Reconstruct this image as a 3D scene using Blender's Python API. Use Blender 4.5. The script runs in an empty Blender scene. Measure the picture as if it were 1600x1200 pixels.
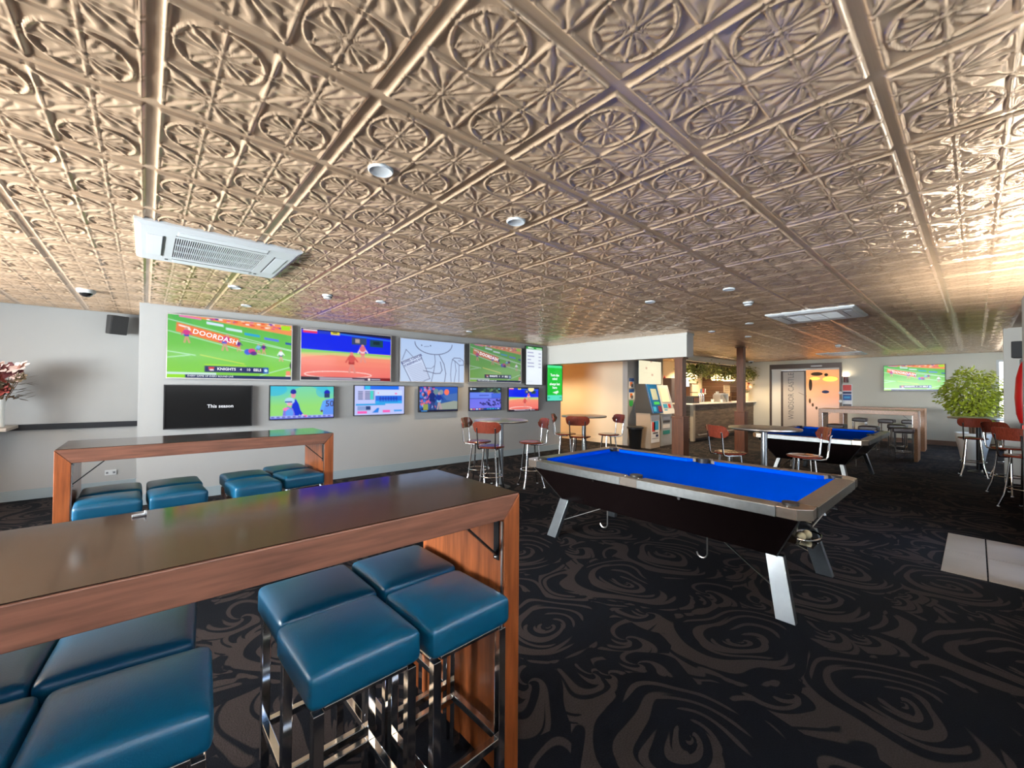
import bpy, math, random
import numpy as np
from mathutils import Matrix, Vector
random.seed(7)
rng = np.random.default_rng(7)
PI = math.pi
scene = bpy.context.scene
COL = scene.collection

# ------------------------------------------------------------------ camera
CAM_H = 1.447
F_PX, YAW, PIT, ROLL = 644.72, 0.84398, 0.01428, 0.00649
fw = Vector((math.cos(YAW) * math.cos(PIT), math.sin(YAW) * math.cos(PIT), math.sin(PIT)))
rt = Vector((math.sin(YAW), -math.cos(YAW), 0))
up = rt.cross(fw)
r2 = rt * math.cos(ROLL) + up * math.sin(ROLL)
u2 = -rt * math.sin(ROLL) + up * math.cos(ROLL)
cam = bpy.data.cameras.new('camera')
cam.sensor_fit = 'HORIZONTAL'
cam.sensor_width = 36.0
cam.lens = F_PX / 1600 * 36.0
cam.clip_start = 0.02
cam.clip_end = 200
camo = bpy.data.objects.new('camera', cam)
COL.objects.link(camo)
camo.matrix_world = Matrix(((r2.x, u2.x, -fw.x, 0), (r2.y, u2.y, -fw.y, 0), (r2.z, u2.z, -fw.z, CAM_H), (0, 0, 0, 1)))
scene.camera = camo

# ------------------------------------------------------------------ world, lights, exposure
scene.view_settings.view_transform = 'Standard'
scene.view_settings.look = 'None'
scene.view_settings.exposure = 1.0
scene.view_settings.gamma = 1.0
scene.view_settings.use_curve_mapping = False
try:
    scene.cycles.use_denoising = True
    scene.cycles.max_bounces = 8
    scene.cycles.diffuse_bounces = 5
    scene.cycles.glossy_bounces = 4
    scene.cycles.transparent_max_bounces = 8
    scene.cycles.caustics_reflective = False
    scene.cycles.caustics_refractive = False
    scene.cycles.sample_clamp_indirect = 6.0
except Exception:
    pass

world = bpy.data.worlds.new('sky')
scene.world = world
world.use_nodes = True
wn = world.node_tree
wbg = wn.nodes['Background']
tc = wn.nodes.new('ShaderNodeTexCoord')
sep = wn.nodes.new('ShaderNodeSeparateXYZ')
ramp = wn.nodes.new('ShaderNodeValToRGB')
mr = wn.nodes.new('ShaderNodeMapRange')
mr.inputs[1].default_value = -1
wn.links.new(tc.outputs['Generated'], sep.inputs[0])
wn.links.new(sep.outputs[2], mr.inputs[0])
wn.links.new(mr.outputs[0], ramp.inputs[0])
wn.links.new(ramp.outputs[0], wbg.inputs[0])
ramp.color_ramp.elements[0].position = 0.48
ramp.color_ramp.elements[0].color = (0.55, 0.5, 0.42, 1)
ramp.color_ramp.elements[1].position = 0.75
ramp.color_ramp.elements[1].color = (0.35, 0.58, 1.0, 1)
e = ramp.color_ramp.elements.new(0.52)
e.color = (0.85, 0.92, 1.0, 1)
wbg.inputs[1].default_value = 2.2


def area(name, loc, rot, sx, sy, power, color, spread=2.1):
    l = bpy.data.lights.new(name, 'AREA')
    l.shape = 'RECTANGLE'
    l.size, l.size_y = sx, sy
    l.energy = power
    l.color = color
    l.spread = spread
    o = bpy.data.objects.new(name, l)
    o.location = loc
    o.rotation_euler = rot
    COL.objects.link(o)
    return o


DAY = (0.88, 0.95, 1.0)
TILT = 0.38   # daylight lamps tipped up to brighten the ceiling, in place of ground bounce
# daylight through the windows of the right wall (lights face +y), the glass door, the left wall
area('daylight', (-1.9, -0.50, 1.88), (PI / 2 + TILT, 0, PI), 2.5, 1.1, 320, DAY)
area('daylight', (0.95, -0.50, 1.88), (PI / 2 + TILT, 0, PI), 2.5, 1.1, 320, DAY)
area('daylight', (3.55, -0.50, 1.88), (PI / 2 + TILT, 0, PI), 2.0, 1.1, 250, DAY)
area('daylight', (5.55, -0.50, 1.05), (PI / 2, 0, PI), 1.3, 2.05, 250, DAY)
area('daylight', (12.4, -1.10, 1.6), (PI / 2 + TILT, 0, PI), 3.2, 1.7, 520, DAY)
area('daylight', (15.0, -1.10, 1.6), (PI / 2 + TILT, 0, PI), 1.8, 1.7, 300, DAY)
area('daylight', (-4.25, 3.7, 1.65), (PI / 2 + 0.36, 0, -PI / 2), 4.6, 1.5, 360, DAY)


# added fill lamps at the door and windows, aimed up to brighten the ceiling
FILL_COL = (1.0, 0.95, 0.86)
area('ceiling_fill', (5.55, -0.50, 0.62), (PI / 2 + 0.85, 0, PI), 1.25, 1.1, 170, FILL_COL, 2.6)
area('ceiling_fill', (3.55, -0.50, 1.55), (PI / 2 + 0.75, 0, PI), 2.0, 0.4, 110, FILL_COL, 2.4)
area('ceiling_fill', (12.4, -1.10, 1.0), (PI / 2 + 0.8, 0, PI), 3.2, 0.6, 330, FILL_COL, 2.6)
area('ceiling_fill', (-4.25, 3.7, 1.1), (PI / 2 + 0.75, 0, -PI / 2), 4.6, 0.5, 120, FILL_COL, 2.6)


def spot(loc, power, color=(1.0, 0.72, 0.42), size=2.2, r=0.05):
    l = bpy.data.lights.new('downlight_lamp', 'SPOT')
    l.energy = power
    l.color = color
    l.spot_size = size
    l.spot_blend = 0.6
    l.shadow_soft_size = r
    o = bpy.data.objects.new('downlight_lamp', l)
    o.location = loc
    COL.objects.link(o)


spot((4.33, 6.03, 2.47), 60)
for p in ((8.4, 7.6, 2.45), (8.4, 8.6, 2.45)):
    spot(p, 65)
for p in ((12.6, 6.6, 2.45), (14.2, 6.6, 2.45), (15.6, 6.4, 2.45), (12.5, 4.6, 2.45), (15.2, 4.4, 2.45), (9.0, 4.7, 2.45), (10.6, 5.6, 2.45)):
    spot(p, 110)

# ------------------------------------------------------------------ materials


def lin(c):
    out = []
    for v in c[:3]:
        v = v / 255.0
        out.append(v / 12.92 if v <= 0.04045 else ((v + 0.055) / 1.055) ** 2.4)
    return tuple(out)


MATS = {}


def mat(name, col=(0.5, 0.5, 0.5), rough=0.5, metal=0.0, spec=0.5, coat=0.0, noise=None, bump=None, emit=None, sheen=0.0):
    """noise=(scale, amount, stretch) varies the colour; bump=(scale, strength)"""
    if name in MATS:
        return MATS[name]
    m = bpy.data.materials.new(name)
    m.use_nodes = True
    nt = m.node_tree
    b = nt.nodes['Principled BSDF']
    b.inputs['Base Color'].default_value = (*col, 1)
    b.inputs['Roughness'].default_value = rough
    b.inputs['Metallic'].default_value = metal
    b.inputs['Specular IOR Level'].default_value = spec
    b.inputs['Coat Weight'].default_value = coat
    b.inputs['Sheen Weight'].default_value = sheen
    if emit:
        b.inputs['Emission Color'].default_value = (*emit[0], 1)
        b.inputs['Emission Strength'].default_value = emit[1]
    t = nt.nodes.new('ShaderNodeTexCoord')
    if noise:
        mp = nt.nodes.new('ShaderNodeMapping')
        mp.inputs['Scale'].default_value = noise[2] if len(noise) > 2 else (1, 1, 1)
        n = nt.nodes.new('ShaderNodeTexNoise')
        n.inputs['Scale'].default_value = noise[0]
        n.inputs['Detail'].default_value = 5
        nt.links.new(t.outputs['Object'], mp.inputs[0])
        nt.links.new(mp.outputs[0], n.inputs['Vector'])
        cr = nt.nodes.new('ShaderNodeValToRGB')
        a = noise[1]
        cr.color_ramp.elements[0].position = 0.3
        cr.color_ramp.elements[1].position = 0.7
        cr.color_ramp.elements[0].color = (*[max(0, c * (1 - a)) for c in col], 1)
        cr.color_ramp.elements[1].color = (*[min(1, c * (1 + a)) for c in col], 1)
        nt.links.new(n.outputs['Fac'], cr.inputs[0])
        nt.links.new(cr.outputs[0], b.inputs['Base Color'])
    if bump:
        n = nt.nodes.new('ShaderNodeTexNoise')
        n.inputs['Scale'].default_value = bump[0]
        n.inputs['Detail'].default_value = 3
        bp = nt.nodes.new('ShaderNodeBump')
        bp.inputs['Strength'].default_value = bump[1]
        bp.inputs['Distance'].default_value = 0.004
        nt.links.new(t.outputs['Object'], n.inputs['Vector'])
        nt.links.new(n.outputs['Fac'], bp.inputs['Height'])
        nt.links.new(bp.outputs[0], b.inputs['Normal'])
    MATS[name] = m
    return m


WALL = mat('painted_wall', lin((166, 167, 166)), 0.6, noise=(1.5, 0.03), bump=(180, 0.05))
WALLW = mat('white_paint', lin((208, 206, 198)), 0.55, bump=(180, 0.05))
CREAM = mat('cream_wall', lin((226, 214, 190)), 0.6, bump=(180, 0.05))
SKIRT = mat('skirting_paint', lin((150, 165, 172)), 0.45)
BLACKG = mat('black_gloss', (0.012, 0.012, 0.013), 0.12, coat=0.5)
BLACKM = mat('black_plastic', (0.016, 0.016, 0.017), 0.45)
BLACKST = mat('black_steel', (0.02, 0.022, 0.025), 0.35, 0.6)
SILVER = mat('silver_bezel', (0.62, 0.6, 0.58), 0.35, 0.7)
CHROME = mat('chrome', (0.78, 0.79, 0.8), 0.09, 1.0)
ALU = mat('brushed_aluminium', (0.58, 0.58, 0.57), 0.28, 1.0, noise=(30, 0.06, (1, 1, 20)))
LEGPLATE = mat('leg_plate', (0.30, 0.335, 0.36), 0.3, 0.85, noise=(6, 0.12))
WHITEP = mat('white_plastic', lin((206, 211, 214)), 0.4)
GREYP = mat('grey_plastic', lin((120, 124, 128)), 0.5)
DGREY = mat('dark_grille', (0.025, 0.026, 0.028), 0.6)
LEATHER = mat('teal_leather', lin((6, 80, 112)), 0.34, spec=0.55, noise=(3, 0.12), bump=(260, 0.12))
BROWNSEAT = mat('dark_seat_vinyl', lin((62, 50, 52)), 0.35)
WOODF = mat('cherry_wood', lin((126, 82, 64)), 0.38, coat=0.15, noise=(5, 0.3, (1, 8, 12)))
WOODV = mat('cherry_wood_upright', lin((150, 80, 40)), 0.36, coat=0.2, noise=(5, 0.38, (8, 8, 0.8)))
WOODT = mat('dark_table_top', lin((46, 24, 15)), 0.1, spec=0.35, coat=0.0, noise=(4, 0.3, (0.8, 14, 14)))
CAFE = mat('mahogany_ply', lin((120, 52, 36)), 0.25, coat=0.4, noise=(10, 0.3, (10, 10, 1)))
POST = mat('oak_post', lin((106, 58, 26)), 0.45, noise=(6, 0.28, (8, 8, 0.6)))
PALEWOOD = mat('pale_table_wood', lin((176, 128, 92)), 0.35, noise=(5, 0.25, (8, 1, 8)))
BARWOOD = mat('weathered_board', lin((92, 80, 68)), 0.6, noise=(3.5, 0.5, (1, 1, 7)))
TIMBER = mat('timber_panel', lin((62, 38, 20)), 0.5, noise=(4, 0.35, (6, 0.8, 8)))
STONE = mat('white_counter', lin((235, 230, 222)), 0.25)
CLOTH = mat('blue_baize', (0.0, 0.085, 0.80), 0.95, spec=0.0, noise=(300, 0.06))
EDGE = mat('rail_edge', (0.22, 0.23, 0.23), 0.33, 1.0, noise=(30, 0.08))
RAIL = mat('rail_laminate', lin((104, 94, 84)), 0.35, noise=(20, 0.1))
CABINET = mat('cabinet_laminate', (0.007, 0.004, 0.004), 0.15, spec=0.3)
LEAF = mat('leaf_green', lin((110, 124, 60)), 0.5, noise=(9, 0.45))
LEAF2 = mat('garland_green', lin((128, 132, 62)), 0.55, noise=(9, 0.5))
LEAF3 = mat('dry_leaf', lin((96, 80, 58)), 0.6, noise=(20, 0.3))
BARK = mat('bark', lin((92, 70, 50)), 0.8, noise=(25, 0.3))
PETALP = mat('pale_petal', lin((232, 205, 196)), 0.6, noise=(20, 0.1))
PETALR = mat('red_petal', lin((190, 92, 84)), 0.6)
PETALO = mat('peach_petal', lin((240, 190, 140)), 0.6)
POTW = mat('white_pot', lin((238, 236, 228)), 0.35)
BLUEM = mat('blue_panel', lin((10, 96, 160)), 0.35)
TILE = mat('entry_tile', lin((176, 164, 150)), 0.4, noise=(2.5, 0.1))
GROUT = mat('tile_grout', lin((120, 110, 100)), 0.8)
FROST = mat('frosted_film', lin((205, 205, 200)), 0.4)
DARKFR = mat('dark_frame', lin((66, 52, 44)), 0.35, 0.3)
RED = mat('red_vinyl', lin((196, 24, 24)), 0.35)
REDLED = mat('red_led', (0.3, 0.0, 0.0), 0.4, emit=((1.0, 0.05, 0.04), 2.2))
GLOW = mat('warm_glow', (0.9, 0.8, 0.6), 0.4, emit=((1.0, 0.72, 0.38), 4.0))
GLOWW = mat('lamp_glow', (0.9, 0.85, 0.8), 0.4, emit=((1.0, 0.82, 0.58), 45.0))
SCRW = mat('lit_display', (0.4, 0.4, 0.4), 0.3, emit=((0.86, 0.92, 1.0), 0.9))
BALL = mat('cream_ball', lin((236, 226, 190)), 0.15, coat=0.4)
INK = mat('dark_ink', lin((40, 42, 48)), 0.5)
INKG = mat('grey_ink', lin((96, 98, 102)), 0.5)
WHITET = mat('white_print', lin((240, 240, 240)), 0.5)
BLUEP = mat('blue_print', lin((24, 84, 160)), 0.5)
REDP = mat('red_print', lin((205, 60, 56)), 0.5)
CYANP = mat('cyan_print', lin((60, 170, 220)), 0.5)
GREENP = mat('green_print', lin((60, 190, 90)), 0.5)
TEALP = mat('teal_print', lin((40, 140, 135)), 0.5)
ORANGEP = mat('orange_print', lin((240, 130, 60)), 0.5)
NAVYP = mat('navy_print', lin((18, 40, 90)), 0.5)
PUTTY = mat('putty_laminate', lin((186, 166, 144)), 0.5)
EAVE = mat('terracotta', lin((186, 110, 80)), 0.8)
CLEAR = mat('clear_vase', (0.8, 0.85, 0.85), 0.08, spec=0.6)
OUTG = mat('outdoor_paving', lin((176, 170, 160)), 0.9, noise=(1.5, 0.15))
PETALD = mat('dark_petal', lin((96, 44, 48)), 0.6)


def glass_mat():
    m = bpy.data.materials.new('window_glass')
    m.use_nodes = True
    nt = m.node_tree
    nt.nodes.clear()
    o = nt.nodes.new('ShaderNodeOutputMaterial')
    mx = nt.nodes.new('ShaderNodeMixShader')
    t = nt.nodes.new('ShaderNodeBsdfTransparent')
    g = nt.nodes.new('ShaderNodeBsdfGlossy')
    g.inputs['Roughness'].default_value = 0.02
    f = nt.nodes.new('ShaderNodeFresnel')
    f.inputs[0].default_value = 1.25
    nt.links.new(f.outputs[0], mx.inputs[0])
    nt.links.new(t.outputs[0], mx.inputs[1])
    nt.links.new(g.outputs[0], mx.inputs[2])
    nt.links.new(mx.outputs[0], o.inputs[0])
    return m


GLASS = glass_mat()


def node_helpers(nt):
    def M(op, a, b=None, c=None):
        n = nt.nodes.new('ShaderNodeMath')
        n.operation = op
        for i, v in enumerate((a, b, c)):
            if v is None:
                continue
            if isinstance(v, (int, float)):
                n.inputs[i].default_value = v
            else:
                nt.links.new(v, n.inputs[i])
        return n.outputs[0]
    return M


def carpet_mat():
    m = bpy.data.materials.new('swirl_carpet')
    m.use_nodes = True
    nt = m.node_tree
    b = nt.nodes['Principled BSDF']
    b.inputs['Roughness'].default_value = 0.95
    b.inputs['Specular IOR Level'].default_value = 0.15
    M = node_helpers(nt)
    t = nt.nodes.new('ShaderNodeTexCoord')
    wnz = nt.nodes.new('ShaderNodeTexNoise')
    wnz.inputs['Scale'].default_value = 1.6
    wnz.inputs['Detail'].default_value = 1
    nt.links.new(t.outputs['Object'], wnz.inputs['Vector'])
    sub = nt.nodes.new('ShaderNodeVectorMath')
    sub.operation = 'SUBTRACT'
    nt.links.new(wnz.outputs['Color'], sub.inputs[0])
    sub.inputs[1].default_value = (0.5, 0.5, 0.5)
    sc = nt.nodes.new('ShaderNodeVectorMath')
    sc.operation = 'SCALE'
    sc.inputs['Scale'].default_value = 0.42
    nt.links.new(sub.outputs[0], sc.inputs[0])
    ad = nt.nodes.new('ShaderNodeVectorMath')
    ad.operation = 'ADD'
    nt.links.new(t.outputs['Object'], ad.inputs[0])
    nt.links.new(sc.outputs[0], ad.inputs[1])

    def swirl(scale, rnd, turns, logk, offset):
        mp = nt.nodes.new('ShaderNodeMapping')
        mp.inputs['Location'].default_value = offset
        nt.links.new(ad.outputs[0], mp.inputs[0])
        v = nt.nodes.new('ShaderNodeTexVoronoi')
        v.voronoi_dimensions = '2D'
        v.inputs['Scale'].default_value = scale
        v.inputs['Randomness'].default_value = rnd
        nt.links.new(mp.outputs[0], v.inputs['Vector'])
        d = nt.nodes.new('ShaderNodeVectorMath')
        d.operation = 'SUBTRACT'
        nt.links.new(mp.outputs[0], d.inputs[0])
        nt.links.new(v.outputs['Position'], d.inputs[1])
        s = nt.nodes.new('ShaderNodeSeparateXYZ')
        nt.links.new(d.outputs[0], s.inputs[0])
        th = M('ARCTAN2', s.outputs[1], s.outputs[0])
        r = M('SQRT', M('ADD', M('MULTIPLY', s.outputs[0], s.outputs[0]), M('MULTIPLY', s.outputs[1], s.outputs[1])))
        lg = M('MULTIPLY', M('LOGARITHM', M('ADD', r, 0.06), 2.718), logk)
        a = M('SINE', M('ADD', M('MULTIPLY', th, turns), lg))
        w = M('SINE', M('ADD', th, M('MULTIPLY', r, 7.0)))
        return a, w, r, th

    a1, w1, r1, th1 = swirl(1.1, 0.45, 2.0, 12.0, (0.37, 0.21, 0))
    a2, w2, r2_, th2 = swirl(2.9, 0.85, 2.0, 8.0, (5.3, 2.9, 0))
    lines = M('SUBTRACT', M('SINE', M('ADD', M('MULTIPLY', th1, 1.0), M('MULTIPLY', r1, 74.0))), 0.62)
    blob = M('SUBTRACT', M('SUBTRACT', a1, M('MULTIPLY', w1, 0.9)), 0.8)
    gate = M('SINE', M('ADD', M('MULTIPLY', th1, 2.0), M('MULTIPLY', r1, -9.0)))
    lines = M('SUBTRACT', lines, M('MULTIPLY', M('MAXIMUM', gate, 0.0), 0.9))
    main = M('MAXIMUM', blob, lines)
    small = M('SUBTRACT', M('SUBTRACT', a2, M('MULTIPLY', w2, 0.7)), 0.85)
    vein = M('SUBTRACT', M('SINE', M('ADD', M('MULTIPLY', th2, 3.0), M('MULTIPLY', r2_, 40.0))), 0.8)
    small = M('MAXIMUM', small, vein)
    edge = nt.nodes.new('ShaderNodeMapRange')
    edge.inputs[1].default_value = 0.36
    edge.inputs[2].default_value = 0.46
    nt.links.new(r1, edge.inputs[0])
    mixv = M('ADD', M('MULTIPLY', main, M('SUBTRACT', 1.0, edge.outputs[0])), M('MULTIPLY', small, edge.outputs[0]))
    ss = nt.nodes.new('ShaderNodeMapRange')
    ss.inputs[1].default_value = -0.07
    ss.inputs[2].default_value = 0.07
    nt.links.new(mixv, ss.inputs[0])
    # worn, mottled pile
    fz = nt.nodes.new('ShaderNodeTexNoise')
    fz.inputs['Scale'].default_value = 160
    nt.links.new(t.outputs['Object'], fz.inputs['Vector'])
    mx = nt.nodes.new('ShaderNodeMix')
    mx.data_type = 'RGBA'
    nt.links.new(ss.outputs[0], mx.inputs[0])
    mx.inputs[6].default_value = (*CARPET_DARK, 1)
    mx.inputs[7].default_value = (*CARPET_LIGHT, 1)
    mul = nt.nodes.new('ShaderNodeMix')
    mul.data_type = 'RGBA'
    mul.blend_type = 'MULTIPLY'
    mul.inputs[0].default_value = 1
    cr = nt.nodes.new('ShaderNodeValToRGB')
    cr.color_ramp.elements[0].position = 0.3
    cr.color_ramp.elements[0].color = (0.6, 0.6, 0.6, 1)
    cr.color_ramp.elements[1].position = 0.7
    nt.links.new(fz.outputs['Fac'], cr.inputs[0])
    nt.links.new(mx.outputs[2], mul.inputs[6])
    nt.links.new(cr.outputs[0], mul.inputs[7])
    nt.links.new(mul.outputs[2], b.inputs['Base Color'])
    bp = nt.nodes.new('ShaderNodeBump')
    bp.inputs['Strength'].default_value = 0.4
    bp.inputs['Distance'].default_value = 0.004
    nt.links.new(fz.outputs['Fac'], bp.inputs['Height'])
    nt.links.new(bp.outputs[0], b.inputs['Normal'])
    return m


CARPET_DARK = lin((12, 16, 25))
CARPET_LIGHT = lin((62, 55, 54))
CARPET = carpet_mat()

TIN = mat('bronze_pressed_tin', (0.82, 0.58, 0.385), 0.26, 0.45, noise=(2.2, 0.12))
TINB = mat('bronze_backing', (0.40, 0.29, 0.19), 0.45, 0.6)


def screen_mat():
    m = bpy.data.materials.new('lit_screen')
    m.use_nodes = True
    nt = m.node_tree
    b = nt.nodes['Principled BSDF']
    b.inputs['Base Color'].default_value = (0.01, 0.01, 0.01, 1)
    b.inputs['Roughness'].default_value = 0.11
    b.inputs['Specular IOR Level'].default_value = 0.1
    a = nt.nodes.new('ShaderNodeVertexColor')
    a.layer_name = 'picture'
    nt.links.new(a.outputs[0], b.inputs['Emission Color'])
    b.inputs['Emission Strength'].default_value = 0.5
    return m


SCREEN = screen_mat()


def lit(name, rgb, k=1.0):
    return mat('lit_' + name, (0.02, 0.02, 0.02), 0.3, emit=(lin(rgb), k * 0.55))


LITW = lit('white', (245, 248, 255))
LITK = lit('black', (24, 28, 44))
LITG = lit('grey', (120, 128, 150))
LITN = lit('navy', (40, 44, 110))

# ------------------------------------------------------------------ mesh builder


class MB:
    def __init__(s):
        s.v, s.f = [], []

    def add(s, vs, fs):
        o = len(s.v)
        s.v += [tuple(x) for x in vs]
        s.f += [tuple(i + o for i in f) for f in fs]
        return s

    def hexa(s, p):
        return s.add(p, [(0, 3, 2, 1), (4, 5, 6, 7), (0, 1, 5, 4), (1, 2, 6, 5), (2, 3, 7, 6), (3, 0, 4, 7)])

    def box(s, x0, x1, y0, y1, z0, z1):
        return s.hexa([(x0, y0, z0), (x1, y0, z0), (x1, y1, z0), (x0, y1, z0), (x0, y0, z1), (x1, y0, z1), (x1, y1, z1), (x0, y1, z1)])

    def cbox(s, cx, cy, cz, sx, sy, sz):
        return s.box(cx - sx / 2, cx + sx / 2, cy - sy / 2, cy + sy / 2, cz - sz / 2, cz + sz / 2)

    def beam(s, a, b, w, h, upv=(0, 0, 1)):
        a, b = Vector(a), Vector(b)
        d = (b - a).normalized()
        u = Vector(upv)
        if abs(d.dot(u)) > 0.98:
            u = Vector((0, 1, 0))
        r = d.cross(u).normalized() * (w / 2)
        t = r.cross(d).normalized() * (h / 2)
        return s.hexa([a - r - t, a + r - t, a + r + t, a - r + t, b - r - t, b + r - t, b + r + t, b - r + t])

    def tube(s, pts, r, n=10, closed=False, caps=True):
        P = [Vector(p) for p in pts]
        rs = r if isinstance(r, (list, tuple)) else [r] * len(P)
        o = len(s.v)
        prev = None
        for i, p in enumerate(P):
            if closed:
                d = P[(i + 1) % len(P)] - P[i - 1]
            else:
                d = P[min(i + 1, len(P) - 1)] - P[max(i - 1, 0)]
            d.normalize()
            if prev is None:
                u = Vector((0, 0, 1)) if abs(d.z) < 0.9 else Vector((1, 0, 0))
            else:
                u = prev
            a = d.cross(u).normalized()
            u = a.cross(d).normalized()
            prev = u
            for k in range(n):
                t = 2 * PI * k / n
                s.v.append(tuple(p + (a * math.cos(t) + u * math.sin(t)) * rs[i]))
        m = len(P)
        for i in range(m if closed else m - 1):
            j = (i + 1) % m
            for k in range(n):
                k2 = (k + 1) % n
                s.f.append((o + i * n + k, o + j * n + k, o + j * n + k2, o + i * n + k2))
        if caps and not closed:
            s.f.append(tuple(o + k for k in range(n)))
            s.f.append(tuple(o + (m - 1) * n + k for k in reversed(range(n))))
        return s

    def lathe(s, prof, n=28, c=(0, 0, 0)):
        o = len(s.v)
        for r, z in prof:
            for k in range(n):
                t = 2 * PI * k / n
                s.v.append((c[0] + r * math.cos(t), c[1] + r * math.sin(t), c[2] + z))
        for i in range(len(prof) - 1):
            for k in range(n):
                k2 = (k + 1) % n
                s.f.append((o + i * n + k, o + i * n + k2, o + (i + 1) * n + k2, o + (i + 1) * n + k))
        if prof[0][0] > 1e-6:
            s.f.append(tuple(o + k for k in reversed(range(n))))
        if prof[-1][0] > 1e-6:
            s.f.append(tuple(o + (len(prof) - 1) * n + k for k in range(n)))
        return s

    def prism(s, poly, a0, a1, axis='z'):
        """poly: 2D outline (counter-clockwise) extruded along an axis"""
        def P(u, v, w):
            return (u, v, w) if axis == 'z' else ((u, w, v) if axis == 'y' else (w, u, v))
        n = len(poly)
        vs = [P(u, v, a0) for u, v in poly] + [P(u, v, a1) for u, v in poly]
        fs = [tuple(reversed(range(n))), tuple(range(n, 2 * n))] + [(i, (i + 1) % n, n + (i + 1) % n, n + i) for i in range(n)]
        if axis == 'y':
            fs = [tuple(reversed(f)) for f in fs]
        return s.add(vs, fs)

    def sphere(s, c, r, n=12, m=8, sq=(1, 1, 1)):
        o = len(s.v)
        for i in range(m + 1):
            a = PI * i / m
            for k in range(n):
                t = 2 * PI * k / n
                s.v.append((c[0] + sq[0] * r * math.sin(a) * math.cos(t), c[1] + sq[1] * r * math.sin(a) * math.sin(t), c[2] + sq[2] * r * math.cos(a)))
        for i in range(m):
            for k in range(n):
                k2 = (k + 1) % n
                s.f.append((o + i * n + k, o + (i + 1) * n + k, o + (i + 1) * n + k2, o + i * n + k2))
        return s

    def cushion(s, w, d, h, r, crown, n=10, c=(0, 0, 0)):
        """rounded box with a softly crowned top, bottom at c.z"""
        hw, hd, hh = w / 2, d / 2, h / 2
        def pt(x, y, z):
            p = Vector((x * hw, y * hd, z * hh))
            q = Vector((max(-hw + r, min(hw - r, p.x)), max(-hd + r, min(hd - r, p.y)), max(-hh + r, min(hh - r, p.z))))
            dv = p - q
            if dv.length > 1e-9:
                p = q + dv.normalized() * r
            if z > 0:
                p.z += crown * (1 - x * x) * (1 - y * y) * z
            return (c[0] + p.x, c[1] + p.y, c[2] + p.z + hh)
        g = [-1 + 2 * i / n for i in range(n + 1)]
        # denser near the borders so the rounding shows
        g = [math.copysign(1 - (1 - abs(t)) ** 1.6, t) for t in g]
        faces = [lambda a, b: (a, b, 1), lambda a, b: (b, a, -1), lambda a, b: (1, a, b), lambda a, b: (-1, b, a), lambda a, b: (b, 1, a), lambda a, b: (a, -1, b)]
        for fn in faces:
            o = len(s.v)
            for i in range(n + 1):
                for j in range(n + 1):
                    s.v.append(pt(*fn(g[i], g[j])))
            for i in range(n):
                for j in range(n):
                    s.f.append((o + i * (n + 1) + j, o + (i + 1) * (n + 1) + j, o + (i + 1) * (n + 1) + j + 1, o + i * (n + 1) + j + 1))
        return s

    def xf(s, M):
        s.v = [tuple(M @ Vector(p)) for p in s.v]
        return s

    def build(s, name, m, parent=None, smooth=False, bevel=0.0, loc=None):
        me = bpy.data.meshes.new(name)
        me.from_pydata(s.v, [], s.f)
        me.materials.append(m)
        if smooth:
            me.polygons.foreach_set('use_smooth', [True] * len(me.polygons))
            if smooth != 'all':
                try:
                    me.set_sharp_from_angle(angle=math.radians(40))
                except Exception:
                    pass
        me.update()
        o = bpy.data.objects.new(name, me)
        COL.objects.link(o)
        if parent is not None:
            o.parent = parent
        if loc is not None:
            o.location = loc
        if bevel:
            md = o.modifiers.new('bevel', 'BEVEL')
            md.width = bevel
            md.segments = 2
            md.limit_method = 'ANGLE'
            md.angle_limit = math.radians(35)
            md.harden_normals = False
        return o


def tag(o, label, cat, group=None, kind=None):
    o['label'] = label
    o['category'] = cat
    if group:
        o['group'] = group
    if kind:
        o['kind'] = kind
    return o


def thing(name, label, cat, loc=(0, 0, 0), rotz=0.0, group=None):
    o = bpy.data.objects.new(name, None)
    o.empty_display_size = 0.05
    COL.objects.link(o)
    o.location = loc
    o.rotation_euler = (0, 0, rotz)
    return tag(o, label, cat, group)


def struct(name, mb, m, label, cat, smooth=False):
    return tag(mb.build(name, m, smooth=smooth), label, cat, kind='structure')


def copy_thing(root, loc, rotz, label, group=None):
    r = root.copy()
    COL.objects.link(r)
    r.location = loc
    r.rotation_euler = (0, 0, rotz)
    r['label'] = label
    if group:
        r['group'] = group
    def rec(src, dst):
        for ch in list(src.children):
            c = ch.copy()
            COL.objects.link(c)
            c.parent = dst
            rec(ch, c)
    rec(root, r)
    return r


def text(name, body, size, m, parent, loc, basis, align='CENTER', space=1.0, xs=1.0, depth=0.0006, valign='CENTER', bold=0.0, shear=0.0):
    """flat lettering; basis = (right, up) vectors in the parent's space"""
    cu = bpy.data.curves.new(name, 'FONT')
    cu.body = body
    cu.size = size
    cu.align_x = align
    cu.align_y = valign
    cu.space_character = space
    cu.resolution_u = 2
    cu.extrude = depth
    cu.offset = bold
    cu.shear = shear
    tmp = bpy.data.objects.new(name, cu)
    COL.objects.link(tmp)
    dg = bpy.context.evaluated_depsgraph_get()
    me = bpy.data.meshes.new_from_object(tmp.evaluated_get(dg))
    bpy.data.objects.remove(tmp)
    bpy.data.curves.remove(cu)
    me.materials.clear()
    me.materials.append(m)
    R, U = Vector(basis[0]).normalized(), Vector(basis[1]).normalized()
    N = R.cross(U)
    M = Matrix(((R.x * xs, U.x, N.x, 0), (R.y * xs, U.y, N.y, 0), (R.z * xs, U.z, N.z, 0), (0, 0, 0, 1)))
    me.transform(M)
    me.name = name
    o = bpy.data.objects.new(name, me)
    COL.objects.link(o)
    o.parent = parent
    o.location = loc
    return o


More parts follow.
